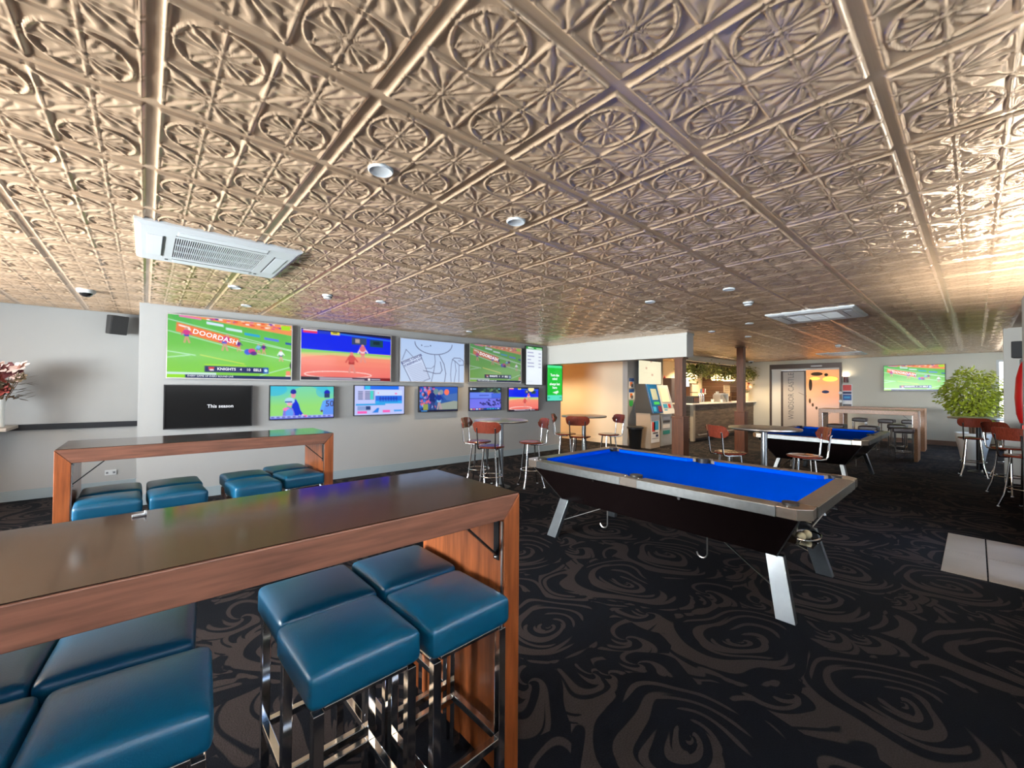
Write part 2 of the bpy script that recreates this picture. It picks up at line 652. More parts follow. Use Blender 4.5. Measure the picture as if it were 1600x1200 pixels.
# ------------------------------------------------------------------ room shell
CZ = 2.5
floor = struct('floor', MB().box(-4.2, 17.5, -0.5, 9.8, -0.12, 0.0), CARPET, 'dark navy carpet with taupe swirl pattern across the whole bar', 'floor')
alc = MB().box(7.36, 10.4, -1.6, -0.5, -0.12, 0.0)
struct('floor.001', alc, CARPET, 'small strip of dark carpet in the games recess at the far right', 'floor')
struct('floor.002', MB().box(10.4, 16.5, -1.0, -0.5, -0.12, 0.0), CARPET, 'strip of dark carpet under the far right windows behind the plant', 'floor')

ceil = struct('ceiling', MB().box(-4.2, 17.5, -1.7, 9.8, CZ, CZ + 0.1), TINB, 'bronze pressed metal ceiling of embossed square panels', 'ceiling')

# --- embossed ceiling panel (circle and leaf motifs), relief as geometry


def relief(n):
    t = (np.arange(n + 1)) / n
    U, V = np.meshgrid(t, t, indexing='ij')
    e = np.minimum(np.minimum(U, 1 - U), np.minimum(V, 1 - V))
    h = np.zeros_like(U)
    def rod(d, hw):
        x = np.clip(1 - (d / hw) ** 2, 0, 1)
        return np.sqrt(x)
    inner = np.clip((e - 0.036) / 0.012, 0, 1)
    h += 0.28 * inner
    along = np.where(np.minimum(U, 1 - U) < np.minimum(V, 1 - V), V, U)
    def bead(a):      # little nicks beside each crossing
        k = np.abs(((a * 4) + 0.5) % 1 - 0.5) / 4
        return 1 - 0.55 * np.exp(-((k - 0.018) / 0.006) ** 2)
    fr = rod(np.abs(e - 0.045), 0.0125) * bead(along)
    p, q = (U - 0.045) / 0.91, (V - 0.045) / 0.91
    qi, qj = np.floor(np.clip(p, 0, 0.9999) * 2).astype(int), np.floor(np.clip(q, 0, 0.9999) * 2).astype(int)
    a, b = (p * 2 - qi) * 2 - 1, (q * 2 - qj) * 2 - 1
    inside = ((p > 0) & (p < 1) & (q > 0) & (q < 1)).astype(float)
    cen = np.maximum(rod(np.abs(p - 0.5), 0.0125) * bead(q), rod(np.abs(q - 0.5), 0.0125) * bead(p)) * inside
    r = np.hypot(a, b)
    th = np.arctan2(b, a)
    thin = np.maximum(rod(np.abs(a), 0.035), rod(np.abs(b), 0.035)) * 0.75
    boss = rod(r, 0.07)
    # circle motif
    ga = np.abs(((th / (PI / 4)) + 0.5) % 1 - 0.5) * (PI / 4) * 0.84
    ring = rod(np.abs(r - 0.86), 0.05) * (1 - 0.6 * np.exp(-((ga - 0.06) / 0.02) ** 2))
    def petals(r, th, n, off, r0, r1, wid, lob, veins, pk=0.8, amp=0.28):
        k = np.round((th - off) / (2 * PI / n))
        d = th - off - k * 2 * PI / n
        s = np.clip((r - r0) / (r1 - r0), 0, 1)
        y = r * np.sin(d)
        w = wid * np.sin(PI * s ** pk) ** 0.75 * (1 + amp * np.cos(2 * PI * lob * s)) + 1e-4
        x = np.clip(1 - np.abs(y / w) ** 2.4, 0, 1)
        ok = (r > r0) & (r < r1) & (np.cos(d) > 0)
        rib = 0.62 + 0.38 * np.cos(y / w * PI * veins + 2.2 * s)
        mid = np.exp(-(y / 0.02) ** 2) * 0.25
        return np.where(ok, np.sqrt(x) * np.clip(rib * (0.55 + 0.6 * s) + mid, 0, 1), 0)
    flower = np.maximum(petals(r, th, 4, PI / 4, 0.08, 0.82, 0.25, 2.5, 2.0, 1.1), 0.85 * petals(r, th, 8, PI / 8, 0.12, 0.72, 0.10, 1.5, 1.0, 1.2))
    circ = np.maximum(np.maximum(ring, thin * (r < 0.86)), np.maximum(flower * 0.9, boss))
    # leaf motif: narrow at the middle, broad and lobed towards the corner
    rr = r / 1.36
    big = petals(rr, th, 4, PI / 4, 0.05, 1.0, 0.37, 3.0, 2.6, 1.7, 0.30)
    side = petals(rr, th, 8, PI / 7.2, 0.10, 0.70, 0.12, 1.6, 1.0, 1.2)
    leaf = np.maximum(np.maximum(big, side * 0.85), np.maximum(thin, boss))
    iscirc = (qi + qj) % 2 == 0
    mot = np.where(iscirc, circ, leaf) * inside * (e > 0.05)
    h = h + 0.72 * np.maximum(np.maximum(fr, cen), mot * 0.95)
    return U, V, h


def panel_mesh(n, size=0.6, depth=0.0125):
    U, V, h = relief(n)
    z = CZ - 0.001 - h * depth
    co = np.stack([(U - 0.5) * size, (V - 0.5) * size, z - CZ], -1).reshape(-1, 3)
    idx = np.arange((n + 1) * (n + 1)).reshape(n + 1, n + 1)
    fc = np.stack([idx[:-1, :-1], idx[:-1, 1:], idx[1:, 1:], idx[1:, :-1]], -1).reshape(-1, 4)
    me = bpy.data.meshes.new('ceiling_panel')
    me.vertices.add(len(co))
    me.vertices.foreach_set('co', co.ravel())
    me.loops.add(fc.size)
    me.loops.foreach_set('vertex_index', fc.ravel())
    me.polygons.add(len(fc))
    me.polygons.foreach_set('loop_start', np.arange(len(fc)) * 4)
    me.polygons.foreach_set('use_smooth', np.ones(len(fc), bool))
    me.update(calc_edges=True)
    me.validate()
    me.materials.append(TIN)
    return me


PAN = [panel_mesh(104), panel_mesh(72), panel_mesh(32)]
OX, OY = 0.603, 1.413
cells = []
for i in range(-7, 28):
    for j in range(-3, 14):
        cx, cy = OX + 0.6 * (i + 0.5), OY + 0.6 * (j + 0.5)
        if cy > 8.1 and cx < 7.6:
            continue
        if cy > 6.9 and 0.0 < cx < 7.6:
            continue
        if cx > 16.5 or (cx > 9.6 and cy > 6.2 and cx < 11.2) or cy > 9.5:
            continue
        d = Vector((cx, cy, CZ - CAM_H))
        dep = d.dot(fw)
        vis = dep > 0.1 and abs(d.dot(rt) / dep) < 1.5 and d.z / dep < 1.25
        area_px = (0.36 * (CZ - CAM_H) / max(0.3, d.length) ** 3) if vis else 0
        cells.append((area_px, cx, cy, d.length))
cells.sort(key=lambda c: -c[0])
rest = MB()
for k, (apx, cx, cy, dist) in enumerate(cells):
    if k < 296 and apx > 0:
        me = PAN[0] if dist < 4.4 else (PAN[1] if dist < 8 else PAN[2])
        o = bpy.data.objects.new('ceiling_panel', me)
        o.location = (cx, cy, CZ)
        COL.objects.link(o)
        o.parent = ceil
    else:
        # beyond the limit: plain framed pans, joined
        n0 = 16
        if k == 296 or not rest.v:
            U16, V16, h16 = relief(n0)
        o0 = len(rest.v)
        zz = CZ - 0.001 - h16 * 0.0125
        for a in range(n0 + 1):
            for b in range(n0 + 1):
                rest.v.append((cx + (U16[a, b] - 0.5) * 0.6, cy + (V16[a, b] - 0.5) * 0.6, zz[a, b]))
        for a in range(n0):
            for b in range(n0):
                q = o0 + a * (n0 + 1) + b
                rest.f.append((q, q + 1, q + n0 + 2, q + n0 + 1))
ro = rest.build('ceiling_panels', TIN, ceil, smooth='all')
ro['kind'] = 'stuff'

# --- walls
struct('wall_back', MB().box(-0.065, 7.69, 6.83, 7.0, 0, CZ), WALL, 'pale grey wall carrying two rows of televisions', 'wall')
struct('wall_left', MB().box(-4.2, -0.065, 8.1, 8.25, 0, CZ), WALL, 'pale grey recess wall at left with black dado rail', 'wall')
struct('wall_recess', MB().box(-0.065, 0.06, 7.0, 8.25, 0, CZ), WALL, 'short return wall between the recess and television wall', 'wall')
# side wall at left with a window
wl = MB()
wl.box(-4.2, -4.05, -0.5, 1.3, 0, CZ).box(-4.2, -4.05, 6.1, 8.1, 0, CZ).box(-4.2, -4.05, 1.3, 6.1, 0, 0.9).box(-4.2, -4.05, 1.3, 6.1, 2.4, CZ)
struct('wall_side', wl, WALL, 'grey side wall left of the camera with a wide window', 'wall')
# window wall at right
wr = MB()
for a, b in ((-4.2, -3.15), (-0.65, -0.3), (2.2, 2.55), (4.55, 4.9)):
    wr.box(a, b, -0.43, -0.31, 0, CZ)
wr.box(6.2, 7.30, -0.43, -0.345, 0, CZ)
for a, b in ((-3.15, -0.65), (-0.3, 2.2), (2.55, 4.55)):
    wr.box(a, b, -0.43, -0.31, 0, 1.32).box(a, b, -0.43, -0.31, 2.38, CZ)
wr.box(4.9, 6.2, -0.43, -0.31, 2.1, CZ)
struct('wall_right', wr, WALL, 'white window wall with piers at right of the camera', 'wall')
wg = MB()
wg.box(7.36, 10.4, -1.72, -1.6, 0, CZ).box(7.24, 7.36, -1.72, -0.43, 0, CZ)
struct('wall_games', wg, WALL, 'grey wall at the back of the games recess', 'wall')
struct('wall_pier', MB().box(10.4, 10.55, -1.72, -0.3, 0, CZ), WALLW, 'white painted pier beside the far right windows', 'wall')
ww = MB()
for a, b in ((10.55, 10.75), (14.05, 14.15), (15.95, 16.4)):
    ww.box(a, b, -1.0, -0.85, 0, CZ)
for a, b in ((10.75, 14.05), (14.15, 15.95)):
    ww.box(a, b, -1.0, -0.85, 0, 0.7).box(a, b, -1.0, -0.85, 2.45, CZ)
struct('wall_window', ww, WALLW, 'white window wall behind the potted plant', 'wall')
wf = MB()
wf.box(16.4, 16.55, -0.35, 2.8, 0, CZ).box(16.4, 16.55, 2.8, 4.8, 2.38, CZ).box(16.4, 16.55, 4.8, 7.35, 0, CZ)
wf.box(16.4, 16.55, -1.0, -0.35, 0, 0.3).box(16.4, 16.55, -1.0, -0.35, 2.3, CZ)
struct('wall_far', wf, mat('far_wall_paint', lin((206, 204, 190)), 0.6), 'far cream grey wall with sliding doors and a television', 'wall')
struct('wall_bar', MB().box(11.2, 16.4, 7.2, 7.35, 0, CZ), CREAM, 'cream wall behind the bar', 'wall')
struct('wall_hall', MB().box(9.5, 9.65, 6.25, 9.6, 0, CZ), CREAM, 'cream hallway wall behind the second round table', 'wall')
struct('wall_machines', MB().box(9.5, 11.35, 6.1, 6.25, 0, CZ), WALL, 'pale wall behind the ticket machines', 'wall')
struct('wall_barside', MB().box(11.2, 11.35, 6.25, 7.35, 0, CZ), CREAM, 'cream side wall of the bar enclosure', 'wall')
struct('wall_hallend', MB().box(7.5, 9.65, 9.5, 9.65, 0, CZ), mat('warm_lit_cream', lin((240, 196, 140)), 0.6), 'hallway end wall with warm light put into its colour', 'wall')  # orange cast of the warm hallway light is painted into both walls
struct('wall_hallside', MB().box(7.57, 7.69, 7.0, 9.5, 0, CZ), mat('warm_lit_cream', lin((240, 196, 140)), 0.6), 'left hallway wall with warm light put into its colour', 'wall')
struct('beam', MB().box(7.2, 7.46, 3.42, 6.83, 2.06, CZ), WALLW, 'white boxed ceiling beam running to the television wall', 'beam')
struct('trim_1', MB().box(7.19, 7.47, 3.41, 6.83, 2.455, CZ - 0.002), WALLW, 'thin white cornice along the top of the boxed beam', 'trim')

# skirtings
struct('baseboard_back', MB().box(-0.065, 7.69, 6.815, 6.83, 0, 0.13), SKIRT, 'blue grey skirting under the television wall', 'baseboard')
struct('baseboard_left', MB().box(-4.05, -0.066, 8.085, 8.1, 0, 0.13), SKIRT, 'blue grey skirting along the left recess wall', 'baseboard')
struct('baseboard_far', MB().box(16.385, 16.4, -0.35, 2.78, 0, 0.13), mat('brown_skirting', lin((110, 86, 72)), 0.5), 'brown skirting under the far wall television', 'baseboard')
struct('baseboard_hall', MB().box(9.485, 9.5, 6.25, 9.5, 0, 0.12), CREAM, 'cream skirting along the hallway wall', 'baseboard')
struct('trim_2', MB().box(-4.05, -0.066, 8.06, 8.1, 0.89, 0.965), mat('black_rail_paint', (0.012, 0.014, 0.018), 0.3), 'black dado rail along the left recess wall', 'trim')

# windows: frame + glass, each its own object


def window(name, label, x0, x1, z0, z1, y, mull=2):
    o = MB()
    t = 0.05
    o.box(x0, x1, y - 0.03, y + 0.03, z0, z0 + t).box(x0, x1, y - 0.03, y + 0.03, z1 - t, z1)
    o.box(x0, x0 + t, y - 0.03, y + 0.03, z0 + t, z1 - t).box(x1 - t, x1, y - 0.03, y + 0.03, z0 + t, z1 - t)
    for k in range(1, mull):
        xm = x0 + (x1 - x0) * k / mull
        o.box(xm - t / 2, xm + t / 2, y - 0.03, y + 0.03, z0 + t, z1 - t)
    w = struct(name, o, WHITEP, label, 'window')
    for k in range(mull):
        a, b = x0 + (x1 - x0) * k / mull, x0 + (x1 - x0) * (k + 1) / mull
        MB().box(a + t / 2, b - t / 2, y - 0.004, y + 0.004, z0 + t, z1 - t).build('pane', GLASS, w)
    return w


window('window_1', 'white framed window in the right wall nearest the recess end', -3.15, -0.65, 1.32, 2.38, -0.37)
window('window_2', 'white framed window in the right wall beside the camera', -0.3, 2.2, 1.32, 2.38, -0.37)
window('window_3', 'white framed window in the right wall next to the door', 2.55, 4.55, 1.32, 2.38, -0.37)
window('window_4', 'wide window behind the potted plant', 10.75, 14.05, 0.7, 2.45, -0.92, 3)
window('window_5', 'window beside the far wall past the potted plant', 14.15, 15.95, 0.7, 2.45, -0.92, 2)
w6 = MB().box(-4.15, -4.09, 1.3, 6.1, 0.9, 0.95).box(-4.15, -4.09, 1.3, 6.1, 2.35, 2.4)
for yy in (1.3, 3.68, 6.05):
    w6.box(-4.15, -4.09, yy, yy + 0.05, 0.95, 2.35)
w6o = struct('window_6', w6, WHITEP, 'wide window in the side wall left of the camera', 'window')
for a, b in ((1.35, 3.68), (3.73, 6.05)):
    MB().box(-4.125, -4.115, a, b, 0.95, 2.35).build('pane', GLASS, w6o)
w7 = MB().box(16.43, 16.5, -1.0, -0.95, 0.3, 2.3).box(16.43, 16.5, -0.4, -0.35, 0.3, 2.3).box(16.43, 16.5, -0.95, -0.4, 0.3, 0.35).box(16.43, 16.5, -0.95, -0.4, 2.25, 2.3)
w7o = struct('window_7', w7, WHITEP, 'narrow window at the end of the far wall beside the plant', 'window')
MB().box(16.46, 16.47, -0.95, -0.4, 0.35, 2.25).build('pane', GLASS, w7o)
# glass entry door beside the tiled mat
d1 = MB().box(4.9, 4.97, -0.41, -0.33, 0, 2.1).box(6.13, 6.2, -0.41, -0.33, 0, 2.1).box(4.97, 6.13, -0.41, -0.33, 2.03, 2.1).box(5.52, 5.58, -0.41, -0.33, 0, 2.03)
d1o = struct('door_1', d1, DARKFR, 'glazed double entry door in the right wall by the tiled mat', 'door')
for a, b in ((4.97, 5.52), (5.58, 6.13)):
    MB().box(a, b, -0.375, -0.365, 0.02, 2.03).build('pane', GLASS, d1o)
    MB().tube([((5.45 if a < 5.2 else 5.65), -0.31, 0.9), ((5.45 if a < 5.2 else 5.65), -0.31, 1.3)], 0.012).build('handle', CHROME, d1o, smooth=True)

# entry tiles set into the carpet
for (a, b) in ((4.86, 5.5), (5.512, 6.2)):
    for (c, d) in ((-0.305, -0.058), (-0.048, 0.2)):
        MB().box(a, b, c, d, -0.01, 0.006).build('tile', TILE, floor, bevel=0.002)

# outdoor ground
struct('ground', MB().box(-30, 40, -40, -1.75, -0.3, -0.14), OUTG, 'pale paving outside the windows', 'ground')

# ------------------------------------------------------------------ pictures for the screens


class Pic:
    def __init__(s, w, h, col):
        s.w, s.h = w, h
        s.a = np.empty((h, w, 3))
        s.a[:] = lin(col)
        s.X, s.Y = np.meshgrid((np.arange(w) + 0.5) / w, (np.arange(h) + 0.5) / h)

    def put(s, m, col, al=1.0):
        m = np.clip(m, 0, 1)[..., None] * al
        s.a = s.a * (1 - m) + np.array(lin(col)) * m
        return s

    def rect(s, x0, y0, x1, y1, col, al=1.0):
        m = np.clip((s.X - x0) * s.w + .5, 0, 1) * np.clip((x1 - s.X) * s.w + .5, 0, 1) * np.clip((s.Y - y0) * s.h + .5, 0, 1) * np.clip((y1 - s.Y) * s.h + .5, 0, 1)
        return s.put(m, col, al)

    def ell(s, cx, cy, rx, ry, col, al=1.0):
        d = np.sqrt(((s.X - cx) / rx) ** 2 + ((s.Y - cy) / ry) ** 2)
        return s.put((1 - d) * min(rx * s.w, ry * s.h) + .5, col, al)

    def poly(s, pts, col, al=1.0):
        """convex polygon"""
        m = np.ones_like(s.X)
        c = np.mean(pts, 0)
        for (x0, y0), (x1, y1) in zip(pts, pts[1:] + pts[:1]):
            nx, ny = (y1 - y0) * s.h, -(x1 - x0) * s.w
            L = math.hypot(nx * 1.0, ny * 1.0) + 1e-9
            nx, ny = nx / L, ny / L
            d = (s.X - x0) * s.w * nx + (s.Y - y0) * s.h * ny
            dc = (c[0] - x0) * s.w * nx + (c[1] - y0) * s.h * ny
            if dc < 0:
                d = -d
            m = np.minimum(m, np.clip(d + .5, 0, 1))
        return s.put(m, col, al)

    def line(s, pts, wd, col, al=1.0):
        for (x0, y0), (x1, y1) in zip(pts, pts[1:]):
            ax, ay, bx, by = x0 * s.w, y0 * s.h, x1 * s.w, y1 * s.h
            dx, dy = bx - ax, by - ay
            t = np.clip(((s.X * s.w - ax) * dx + (s.Y * s.h - ay) * dy) / (dx * dx + dy * dy + 1e-9), 0, 1)
            d = np.hypot(s.X * s.w - ax - t * dx, s.Y * s.h - ay - t * dy)
            s.put(wd / 2 + .5 - d, col, al)
        return s

    def grad(s, c0, c1, axis='y', y0=0, y1=1):
        t = np.clip(((s.Y if axis == 'y' else s.X) - y0) / (y1 - y0), 0, 1)[..., None]
        s.a = np.array(lin(c0)) * (1 - t) + np.array(lin(c1)) * t
        return s

    def man(s, x, y, h, top, short, skin=(214, 160, 130), lean=0.0):
        k = h * s.h / s.w
        s.line([(x - .1 * k, y), (x, y - .45 * h)], .10 * h * s.h, skin).line([(x + .16 * k, y), (x + .02 * k, y - .45 * h)], .10 * h * s.h, skin)
        s.rect(x - .14 * k, y - .55 * h, x + .14 * k, y - .4 * h, short)
        s.ell(x + lean * .1 * k, y - .68 * h, .17 * k, .19 * h, top)
        s.line([(x - .12 * k, y - .75 * h), (x - .26 * k, y - .5 * h)], .07 * h * s.h, top).line([(x + .12 * k, y - .75 * h), (x + .28 * k, y - .55 * h)], .07 * h * s.h, top)
        s.ell(x + lean * .16 * k, y - .92 * h, .085 * k, .085 * h, skin)
        return s


def rugby(w=150, h=84, dull=0.0, w2=False):
    p = Pic(w, h, (110, 200, 70)).grad((84, 186, 92), (138, 214, 60))
    for k in range(8):
        p.poly([(k * .25 - .6, 0), (k * .25 - .48, 0), (k * .25 - .2, 1), (k * .25 - .36, 1)], (120, 206, 84), .25)
    p.poly([(.07, 0), (1, .19), (1, 0)], (246, 150, 90))
    r = np.random.default_rng(3)
    for k in range(46):
        x = r.uniform(.28, 1)
        y0 = (x - .07) * .2
        y = r.uniform(0, max(.01, y0 * .62))
        p.rect(x, y, x + .03, y + .02, [(250, 120, 60), (220, 60, 150), (60, 60, 180), (250, 220, 190), (255, 255, 255), (230, 60, 60)][k % 6], .9)
    p.poly([(.08, .0), (.24, .03), (.24, .055), (.08, .03)], (240, 120, 190))
    p.rect(.90, .02, .985, .10, (170, 230, 40))
    for x, y, c in ((.30, .085, (220, 240, 255)), (.45, .155, (210, 240, 245)), (.6, .215, (40, 170, 220)), (.77, .27, (90, 130, 240)), (.96, .33, (40, 90, 170))):
        p.poly([(x - .02, y - .015), (x + .11, y + .01), (x + .11, y + .05), (x - .02, y + .025)], c)
    p.poly([(.065, .12), (.535, .31), (.53, .47), (.06, .265)], (244, 128, 72))
    for pts in ([(0, .08), (1, .46)], [(0, .26), (.55, .50), (1, .65)], [(0, .58), (.2, .63)], [(.0, .68), (.16, .63)], [(.72, .93), (1, .76)], [(.55, .33), (1, .47)]):
        p.line(pts, 1.0, (206, 244, 224), .8)
    p.line([(.24, .62), (.58, .74)], 1.2, (250, 240, 80), .5 if not w2 else .95)
    # logo sweep on the banner
    p.line([(.085, .165), (.15, .195), (.158, .225), (.13, .228)], 2.0, (255, 240, 230))
    M1, M2, B1, B2 = (214, 60, 140), (90, 40, 140), (40, 110, 220), (240, 250, 255)
    p.man(.135, .43, .24, M1, (40, 70, 190)).man(.42, .52, .27, M1, (70, 100, 210), lean=1).man(.535, .52, .18, M2, M1)
    p.ell(.61, .53, .03, .05, (60, 90, 220)).ell(.645, .51, .03, .045, M1).ell(.66, .55, .03, .035, M2)
    p.man(.70, .55, .17, (120, 190, 240), B1).man(.745, .55, .18, M2, M1).man(.90, .66, .2, B2, (30, 60, 150))
    p.ell(.995, .74, .012, .06, (20, 20, 30))
    p.rect(.95, .84, .99, .92, (250, 140, 110)).rect(.945, .92, .995, .945, (250, 230, 220))
    p.rect(.27, .765, .6, .79, (166, 230, 40)).rect(.27, .79, .79, .895, (28, 40, 100)).rect(.745, .79, .79, .895, (20, 90, 180))
    p.ell(.767, .843, .014, .026, (200, 240, 255)).poly([(.3, .81), (.345, .81), (.335, .86), (.32, .875), (.305, .86)], (220, 50, 60)).rect(.31, .845, .34, .868, (240, 240, 250))
    p.rect(0, .905, .36, .94, (206, 236, 224)).rect(0, .94, .13, .985, (150, 225, 20)).rect(.13, .94, 1, 1, (16, 40, 90)).rect(0, .985, .13, 1, (150, 225, 20))
    if dull:
        g = p.a.mean(-1, keepdims=True)
        p.a = (p.a * (1 - dull) + g * dull) * 0.62
    return p


def baseball(w=130, h=74, var=0):
    p = Pic(w, h, (246, 120, 110)).grad((250, 150, 126), (240, 110, 104), y0=.4, y1=1)
    p.rect(0, 0, 1, .42, (0, 34, 240)).poly([(0, 0), (1, 0), (1, .07), (0, .03)], (20, 26, 60))
    p.poly([(.0, .40), (1, .43), (1, .52), (0, .5)], (140, 214, 110))
    p.poly([(.0, .47), (.4, .44), (1, .47), (1, .6), (0, .58)], (240, 200, 140), .6).poly([(0, .56), (.3, .49), (1, .52), (1, .7), (0, .7)], (248, 138, 118), .8)
    p.poly([(.4, .045), (1, .1), (1, .12), (.4, .07)], (40, 120, 230))
    p.rect(.53, .1, .7, .25, (50, 70, 110)).rect(.74, .12, .9, .27, (14, 70, 90)).rect(.78, .15, .86, .22, (10, 40, 50)).rect(.57, .13, .62, .21, (180, 160, 160))
    t = np.linspace(0, 2 * PI, 40)
    p.line([(.40 + .36 * math.cos(a), .88 + .065 * math.sin(a)) for a in t], 1.1, (255, 214, 206))
    p.man(.53, .83, .42, (214, 86, 84), (180, 60, 60), (226, 140, 130))
    p.man(.655, .6, .36, (244, 214, 214), (230, 120, 130), (226, 150, 140))
    p.ell(.655, .33, .035, .06, (224, 110, 130))
    if var:
        p.ell(.74, .06, .1, .11, (255, 240, 170))
    p.rect(.02, .02, .16, .045, (250, 235, 235)).rect(.02, .045, .16, .085, (240, 60, 80)).rect(.17, .025, .29, .085, (30, 60, 200)).rect(.30, .03, .395, .085, (236, 220, 60)).rect(.32, .035, .37, .055, (40, 40, 40))
    p.rect(0, .93, 1, 1, (60, 40, 70)).rect(0, .93, .17, 1, (24, 20, 40)).rect(.87, .93, 1, 1, (130, 20, 30)).ell(.735, .965, .014, .025, (250, 240, 240))
    for x0, x1, y in ((.19, .54, .95), (.19, .68, .975), (.76, .87, .965)):
        p.rect(x0, y - .006, x1, y + .006, (225, 215, 230))
    return p


def drawing(w=130, h=80):
    p = Pic(w, h, (186, 206, 240)).grad((178, 202, 240), (196, 214, 242))
    I = (84, 84, 112)
    t = np.linspace(0, PI, 30)
    p.line([(.5 + .29 * math.cos(a), .06 + .27 * math.sin(a)) for a in t], 1.3, I)
    p.ell(.31, .13, .009, .014, (40, 40, 60)).ell(.445, .125, .009, .014, (40, 40, 60)).line([(.35, .155), (.42, .145)], .8, I)
    p.poly([(.02, .53), (.29, .34), (.45, .93), (.3, 1.1), (.17, 1.02)], (204, 218, 246))
    p.line([(.02, .55), (.29, .35), (.44, .92), (.36, .97), (.33, 1)], 1.1, I).line([(.02, .55), (.16, 1)], 1.1, I)
    p.line([(.03, .5), (.085, .26), (.18, .41)], 1.0, I)
    for k in range(11):
        y = .62 + k * .035
        x = .09 + k * .012
        p.line([(x, y + .06), (x + .22, y - .07)], .7, (130, 134, 160), .8)
    p.line([(.51, .34), (.52, .5), (.5, .72), (.46, 1)], 1.1, I).line([(.58, .33), (.66, .55), (.69, .78), (.67, 1)], 1.3, I)
    p.line([(.34, .73), (.42, .75), (.52, .79), (.6, .78), (.63, .7), (.6, .5)], 1.3, I).line([(.37, .67), (.46, .67), (.51, .6)], .9, I)
    p.line([(.8, .42), (.83, .38), (.93, .38), (.99, .45), (.99, .55), (.92, .56), (.86, .48), (.8, .42)], 1.2, I)
    p.line([(.8, .42), (.78, .55), (.77, .8), (.78, 1)], 1.0, I).line([(.84, .46), (.86, .7), (.83, 1)], 1.0, I).line([(.91, .57), (.91, 1)], 1.0, I)
    p.ell(.92, .445, .022, .02, (120, 124, 150)).ell(.92, .445, .014, .012, (190, 206, 240))
    return p


def odds(w=40, h=64):
    p = Pic(w, h, (236, 244, 250))
    p.rect(0, 0, 1, .075, (52, 160, 70)).rect(.12, .02, .35, .05, (190, 235, 195)).rect(.62, .035, .97, .06, (200, 240, 200))
    for k, y in enumerate((.16, .25, .34, .43, .52)):
        p.rect(.1, y - .01, (.45, .5, .3, .48, .5)[k], y + .012, (140, 140, 190)).rect(.76, y + .005, .92, y + .028, (160, 160, 196))
    p.rect(.1, .9, .4, .915, (214, 224, 236))
    return p


def promo(w=40, h=72):
    p = Pic(w, h, (20, 200, 50))
    p.rect(0, 0, 1, .075, (80, 235, 150)).rect(0, .84, 1, 1, (90, 226, 196))
    p.ell(.12, .91, .07, .025, (40, 170, 150)).ell(.88, .91, .06, .02, (40, 170, 150))
    p.poly([(.35, .765), (.72, .71), (.76, .76), (.6, .8)], (226, 255, 230)).poly([(.56, .75), (.7, .77), (.6, .82)], (226, 255, 230))
    return p


def dugout(w=100, h=56):
    p = Pic(w, h, (110, 214, 150)).grad((60, 204, 214), (150, 222, 120), y1=.6)
    p.ell(.55, .5, .3, .5, (150, 224, 120), .5)
    p.ell(.05, .1, .2, .2, (20, 180, 230), .6).ell(.8, .15, .1, .2, (30, 180, 230), .5)
    p.poly([(.3, 1), (.33, .5), (.38, .38), (.43, .55), (.46, .75), (.42, 1)], (10, 50, 214))
    p.line([(.42, .72), (.48, .88)], 5, (10, 50, 214)).ell(.495, .9, .022, .04, (240, 200, 220))
    p.ell(.345, .28, .035, .09, (226, 150, 170)).ell(.345, .17, .045, .075, (10, 30, 160)).rect(.3, .17, .39, .22, (10, 30, 160))
    p.ell(.29, .45, .075, .1, (176, 220, 246)).rect(.22, .46, .33, .5, (60, 90, 170)).ell(.29, .55, .04, .05, (240, 170, 190))
    p.poly([(.18, 1), (.2, .72), (.26, .62), (.34, .68), (.37, .85), (.36, 1)], (130, 120, 226)).ell(.24, .7, .05, .05, (246, 130, 190)).ell(.29, .82, .06, .13, (100, 160, 246))
    p.ell(.885, .2, .05, .09, (10, 20, 190)).rect(.84, .22, .93, .36, (40, 60, 110))
    p.poly([(.82, 1), (.82, .55), (.86, .42), (1, .38), (1, 1)], (96, 150, 246)).line([(.84, .5), (.80, .75)], 6, (100, 170, 250)).ell(.8, .78, .02, .035, (90, 70, 90))
    p.rect(0, .9, 1, 1, (170, 180, 250)).rect(0, .97, 1, 1, (30, 30, 190)).ell(.54, .92, .025, .04, (250, 130, 190))
    for k in range(12):
        p.rect(.02 + k * .08, .92, .065 + k * .08, .955, (40, 40, 150), .8)
    return p


def form_guide(w=96, h=54):
    p = Pic(w, h, (190, 200, 250))
    p.rect(.18, .0, .88, .13, (20, 110, 240)).rect(.2, .0, .3, .13, (40, 190, 240))
    p.rect(.07, .17, .38, .47, (80, 90, 150))
    for k in range(6):
        p.rect(.07, .17 + k * .05, .38, .19 + k * .05, (200, 206, 240))
    p.rect(.16, .17, .2, .47, (196, 190, 230)).rect(.3, .17, .36, .47, (60, 210, 200))
    p.rect(.4, .15, .95, .36, (206, 220, 252)).rect(.4, .34, .95, .58, (30, 110, 230)).rect(.4, .52, .95, .62, (40, 170, 240))
    for k in range(7):
        p.man(.5 + k * .055, .56, .2, (20, 60, 190), (20, 50, 150), (30, 80, 200))
    p.ell(.46, .25, .012, .02, (246, 120, 160)).ell(.82, .27, .025, .03, (246, 120, 190))
    p.rect(.03, .61, .6, .67, (40, 160, 230)).rect(.06, .69, .3, .84, (60, 110, 190))
    for k in range(4):
        p.rect(.06, .70 + k * .04, .3, .715 + k * .04, (200, 214, 246))
    p.rect(.22, .7, .31, .82, (30, 60, 120)).rect(.06, .86, .24, .94, (250, 90, 180)).rect(.55, .84, .70, .92, (250, 90, 180)).poly([(.34, .92), (.46, .92), (.48, .76), (.44, .76)], (30, 130, 230)).rect(.78, .84, .95, .9, (60, 160, 240))
    return p


